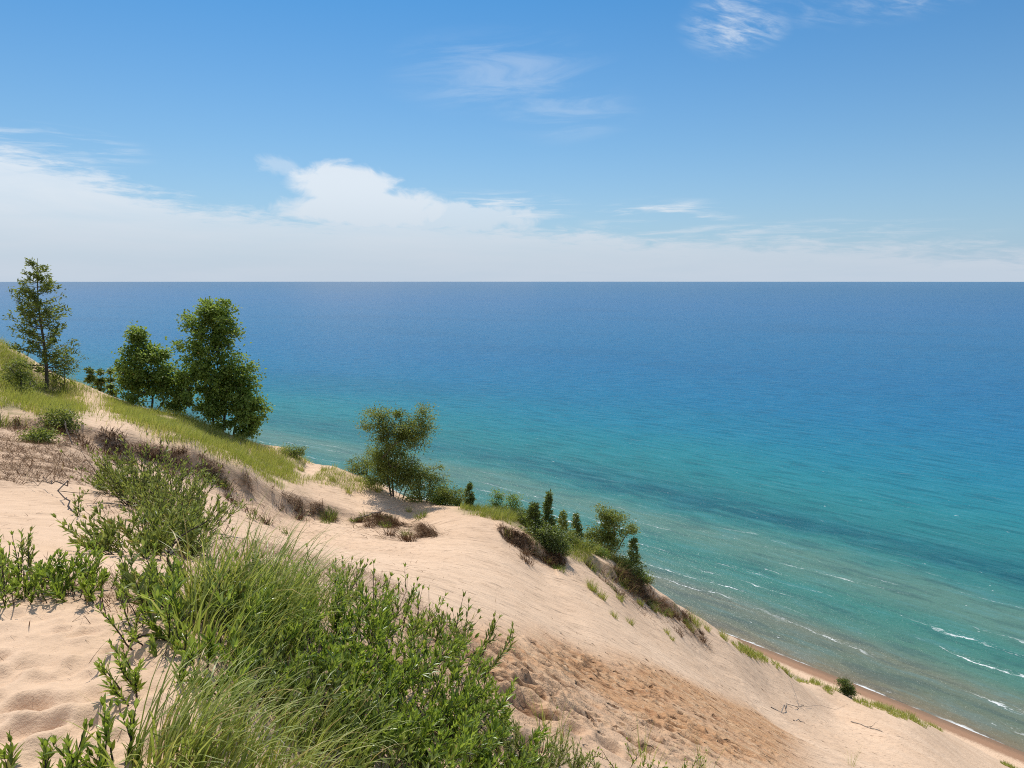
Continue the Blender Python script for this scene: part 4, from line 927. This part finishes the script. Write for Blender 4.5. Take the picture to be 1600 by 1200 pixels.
for k in range(46):
    f = rng.uniform(0, 1); px = 1145 + f * 160 + rng.normal(0, 3); py = 1006 + f * 74 + rng.uniform(0, 7)
    tussock('grass tuft in the thin line along the spur above the lone evergreen', px, py, .3, rng.uniform(.35, .75), 46, .03, M_bank, group='tufts in the line along the spur', lean=(.2, 0), bend=(.3, 1.2), name='grass_tuft', seg=2)
for k in range(60):
    f = rng.uniform(0, 1); px = 1338 + f * 138 + rng.normal(0, 5); py = 1092 + f * 48 + rng.uniform(-2, 6)
    tussock('grass tuft in the line below the lone evergreen toward the beach', px, py, .35, rng.uniform(.35, .8), 40, .035, M_bank, group='tufts below the lone evergreen', lean=(.2, 0), bend=(.3, 1.2), name='grass_tuft', seg=2)
for k in range(14):
    px = rng.uniform(1565, 1625); py = rng.uniform(1172, 1182)
    tussock('grass tuft at the foot of the slope beside the beach', px, py, .4, rng.uniform(.5, .9), 90, .04, M_bank, group='tufts at the foot of the slope', lean=(.2, 0), bend=(.3, 1.2), name='grass_tuft', seg=2)

# ------------------------------------------------------------------ ground cover nobody could count
def scatter(P, n):
    Q = np.array(P); lo, hi = Q.min(0), Q.max(0); out = np.zeros((0, 2))
    while len(out) < n:
        c = rng.uniform(lo, hi, (n, 2)); out = np.concatenate([out, c[poly_mask(c[:, 0], c[:, 1], P, .6) > rng.uniform(0, 1, n)]])
    return out[:n]
mb = MB()
P_over = world_poly([(400, 700), (470, 715), (540, 742), (600, 764), (560, 775), (500, 760), (440, 735)])
for P, n, hl in ((P_bank, 60000, .42), (P_crest, 9000, .5), (P_over, 5000, .36)):
    c = scatter(P, n); keep = (fbm(c[:, 0] / 1.9, c[:, 1] / 1.9, 3, 71) > -.16) & (poly_mask(c[:, 0], c[:, 1], P_sandtrail, .6) < rng.uniform(0, 1.1, n))
    c = c[keep]; n = len(c); z = H(c[:, 0], c[:, 1]) - .02; pn = fbm(c[:, 0] / 3, c[:, 1] / 3, 3, 77)
    blades(mb, np.column_stack([c, z]), rng.uniform(.2, 2.9, n), rng.uniform(0, .5, n), hl * rng.uniform(.4, 1.2, n) * (1 + .6 * pn), .016 * rng.uniform(.6, 1.3, n), rng.uniform(.2, 1.3, n), np.clip(.5 + .5 * pn + rng.normal(0, .2, n), 0, 1), 3)
tag(mb.build('bank_grass', M_bank, None), 'yellow green beach grass covering the bank and the crest', 'grass', kind='stuff')

mb = MB()
for P, n, hl, dn in ((scarp_line, 6500, .55, 1.5), (scarp_tree, 4200, .55, 3.4), (scarp_mid, 2200, .5, 1.5), (scarp_end, 6500, .7, 2.0)):
    Q = np.array(P); sl = np.linalg.norm(np.diff(Q, axis=0), axis=1); cum = np.concatenate([[0], np.cumsum(sl)]) / sl.sum()
    f = rng.uniform(.04, .96, n); x = np.interp(f, cum, Q[:, 0]); y = np.interp(f, cum, Q[:, 1])
    dd = np.abs(rng.normal(0, .5, n)) * dn * np.where(rng.uniform(0, 1, n) < .7, .35, 1.0)
    dr = np.stack([np.interp(f, cum, np.gradient(Q[:, 0])), np.interp(f, cum, np.gradient(Q[:, 1]))], 1); dr = unit(dr)
    x = x + dr[:, 1] * (dd - .15); y = y - dr[:, 0] * (dd - .15)
    keep = fbm(x / .9, y / .9, 3, 81) + .9 * fbm(x / 2.6, y / 2.6, 2, 83) > (.06 if P is scarp_line else .0); x, y, dr = x[keep], y[keep], dr[keep]; n = len(x)
    azd = np.arctan2(dr[:, 1], -dr[:, 0]) + rng.normal(0, .7, n)
    blades(mb, np.stack([x, y, H(x, y) + rng.uniform(0, .1, n)], 1), azd, rng.uniform(.5, 1.6, n), hl * rng.uniform(.3, 1.2, n), .017 * rng.uniform(.4, 1.6, n), rng.uniform(.3, 1.4, n), np.clip(rng.normal(.28, .26, n), 0, .88), 3)
tag(mb.build('dead_roots', M_dry, None), 'brown dead roots and thatch hanging from the sand scarps', 'roots', kind='stuff')

mb = MB()
for P, n, hl in ((P_left, 12000, .27), (P_bush, 2200, .3), (P_thick, 6500, .13), (P_row, 1100, .12)):
    c = scatter(P, n); keep = fbm(c[:, 0] / (1.2 if hl > .2 else .3), c[:, 1] / (1.2 if hl > .2 else .3), 3, 91) > -.1; c = c[keep]; n = len(c)
    blades(mb, np.column_stack([c, H(c[:, 0], c[:, 1]) + .004]), rng.uniform(0, 6.3, n), rng.uniform(.7, 1.55, n), hl * rng.uniform(.3, 1.3, n), (.009 if hl > .2 else .004) * rng.uniform(.5, 1.5, n), rng.uniform(-.4, .6, n), np.clip(rng.normal(.35, .25, n), 0, 1), 3)
r3 = np.random.default_rng(5)
for (x0, x1, y0, y1), n, hl, wd in (((0, 260, 950, 1190), 90, .05, .0022), ((500, 1400, 850, 1190), 900, .10, .010), ((300, 700, 760, 900), 500, .14, .011), ((0, 300, 760, 880), 160, .12, .006)):
    q = at(r3.uniform(x0, x1, n), r3.uniform(y0, y1, n), 160.0); q = q[~np.isnan(q[:, 0])]; q = q[coast_uv(q[:, 0], q[:, 1])[0] < 130]; n = len(q)
    blades(mb, q + np.array([0, 0, .012]), rng.uniform(0, 6.3, n), rng.uniform(1.3, 1.6, n), hl * rng.uniform(.3, 1.6, n), wd * rng.uniform(.5, 1.3, n), rng.uniform(-.2, .3, n), np.clip(rng.normal(.3, .2, n), 0, .85), 3)
tag(mb.build('plant_litter', M_dry, None), 'dead twigs and dry stalks strewn over the sand under the plants', 'litter', kind='stuff')

# ------------------------------------------------------------------ bare wood
branch('dark forked bare stem rising from the thicket, its arm pointing right', [(270, 935, .0), (266, 905, .10), (262, 892, .22), (285, 880, .36), (330, 870, .52)], .012, M_twig, side=4, Y=4.6)
branch('short dark stick lying on the terrace under a leafy twig', [(201, 1006, .015), (225, 999, .02), (250, 998, .03)], .008, M_twig, side=1)
branch('thin dark twig propped at the left edge of the thicket', [(262, 1002, .0), (278, 992, .05), (305, 985, .12)], .006, M_twig, side=2)
branch('bleached crooked branch lying in the roots below the willow', [(560, 812, .1), (590, 808, .2), (618, 800, .25)], .035, M_dead, side=5)
branch('pale dead twig standing at the left in the dry litter', [(112, 690, .0), (104, 668, .4), (100, 655, .7)], .02, M_dead, side=3, Y=21.5)
branch('long dark bare twig arching over the bare sand sheet', [(118, 805, .02), (98, 780, .25), (70, 765, .2), (40, 758, .05)], .012, M_twig, side=2)
branch('grey twig lying on the open slope, left one of the pair', [(1205, 1106, .03), (1240, 1100, .06), (1262, 1108, .03)], .03, M_dead, side=3)
branch('long grey stick lying on the open slope below the lone evergreen', [(1330, 1128, .04), (1370, 1142, .06), (1412, 1154, .04)], .04, M_dead, side=3)
branch('short grey stick lying low on the open slope to the left', [(1240, 1126, .03), (1270, 1135, .05)], .03, M_dead, side=1)
print('plants', round(time.time() - T0, 1), flush=True)
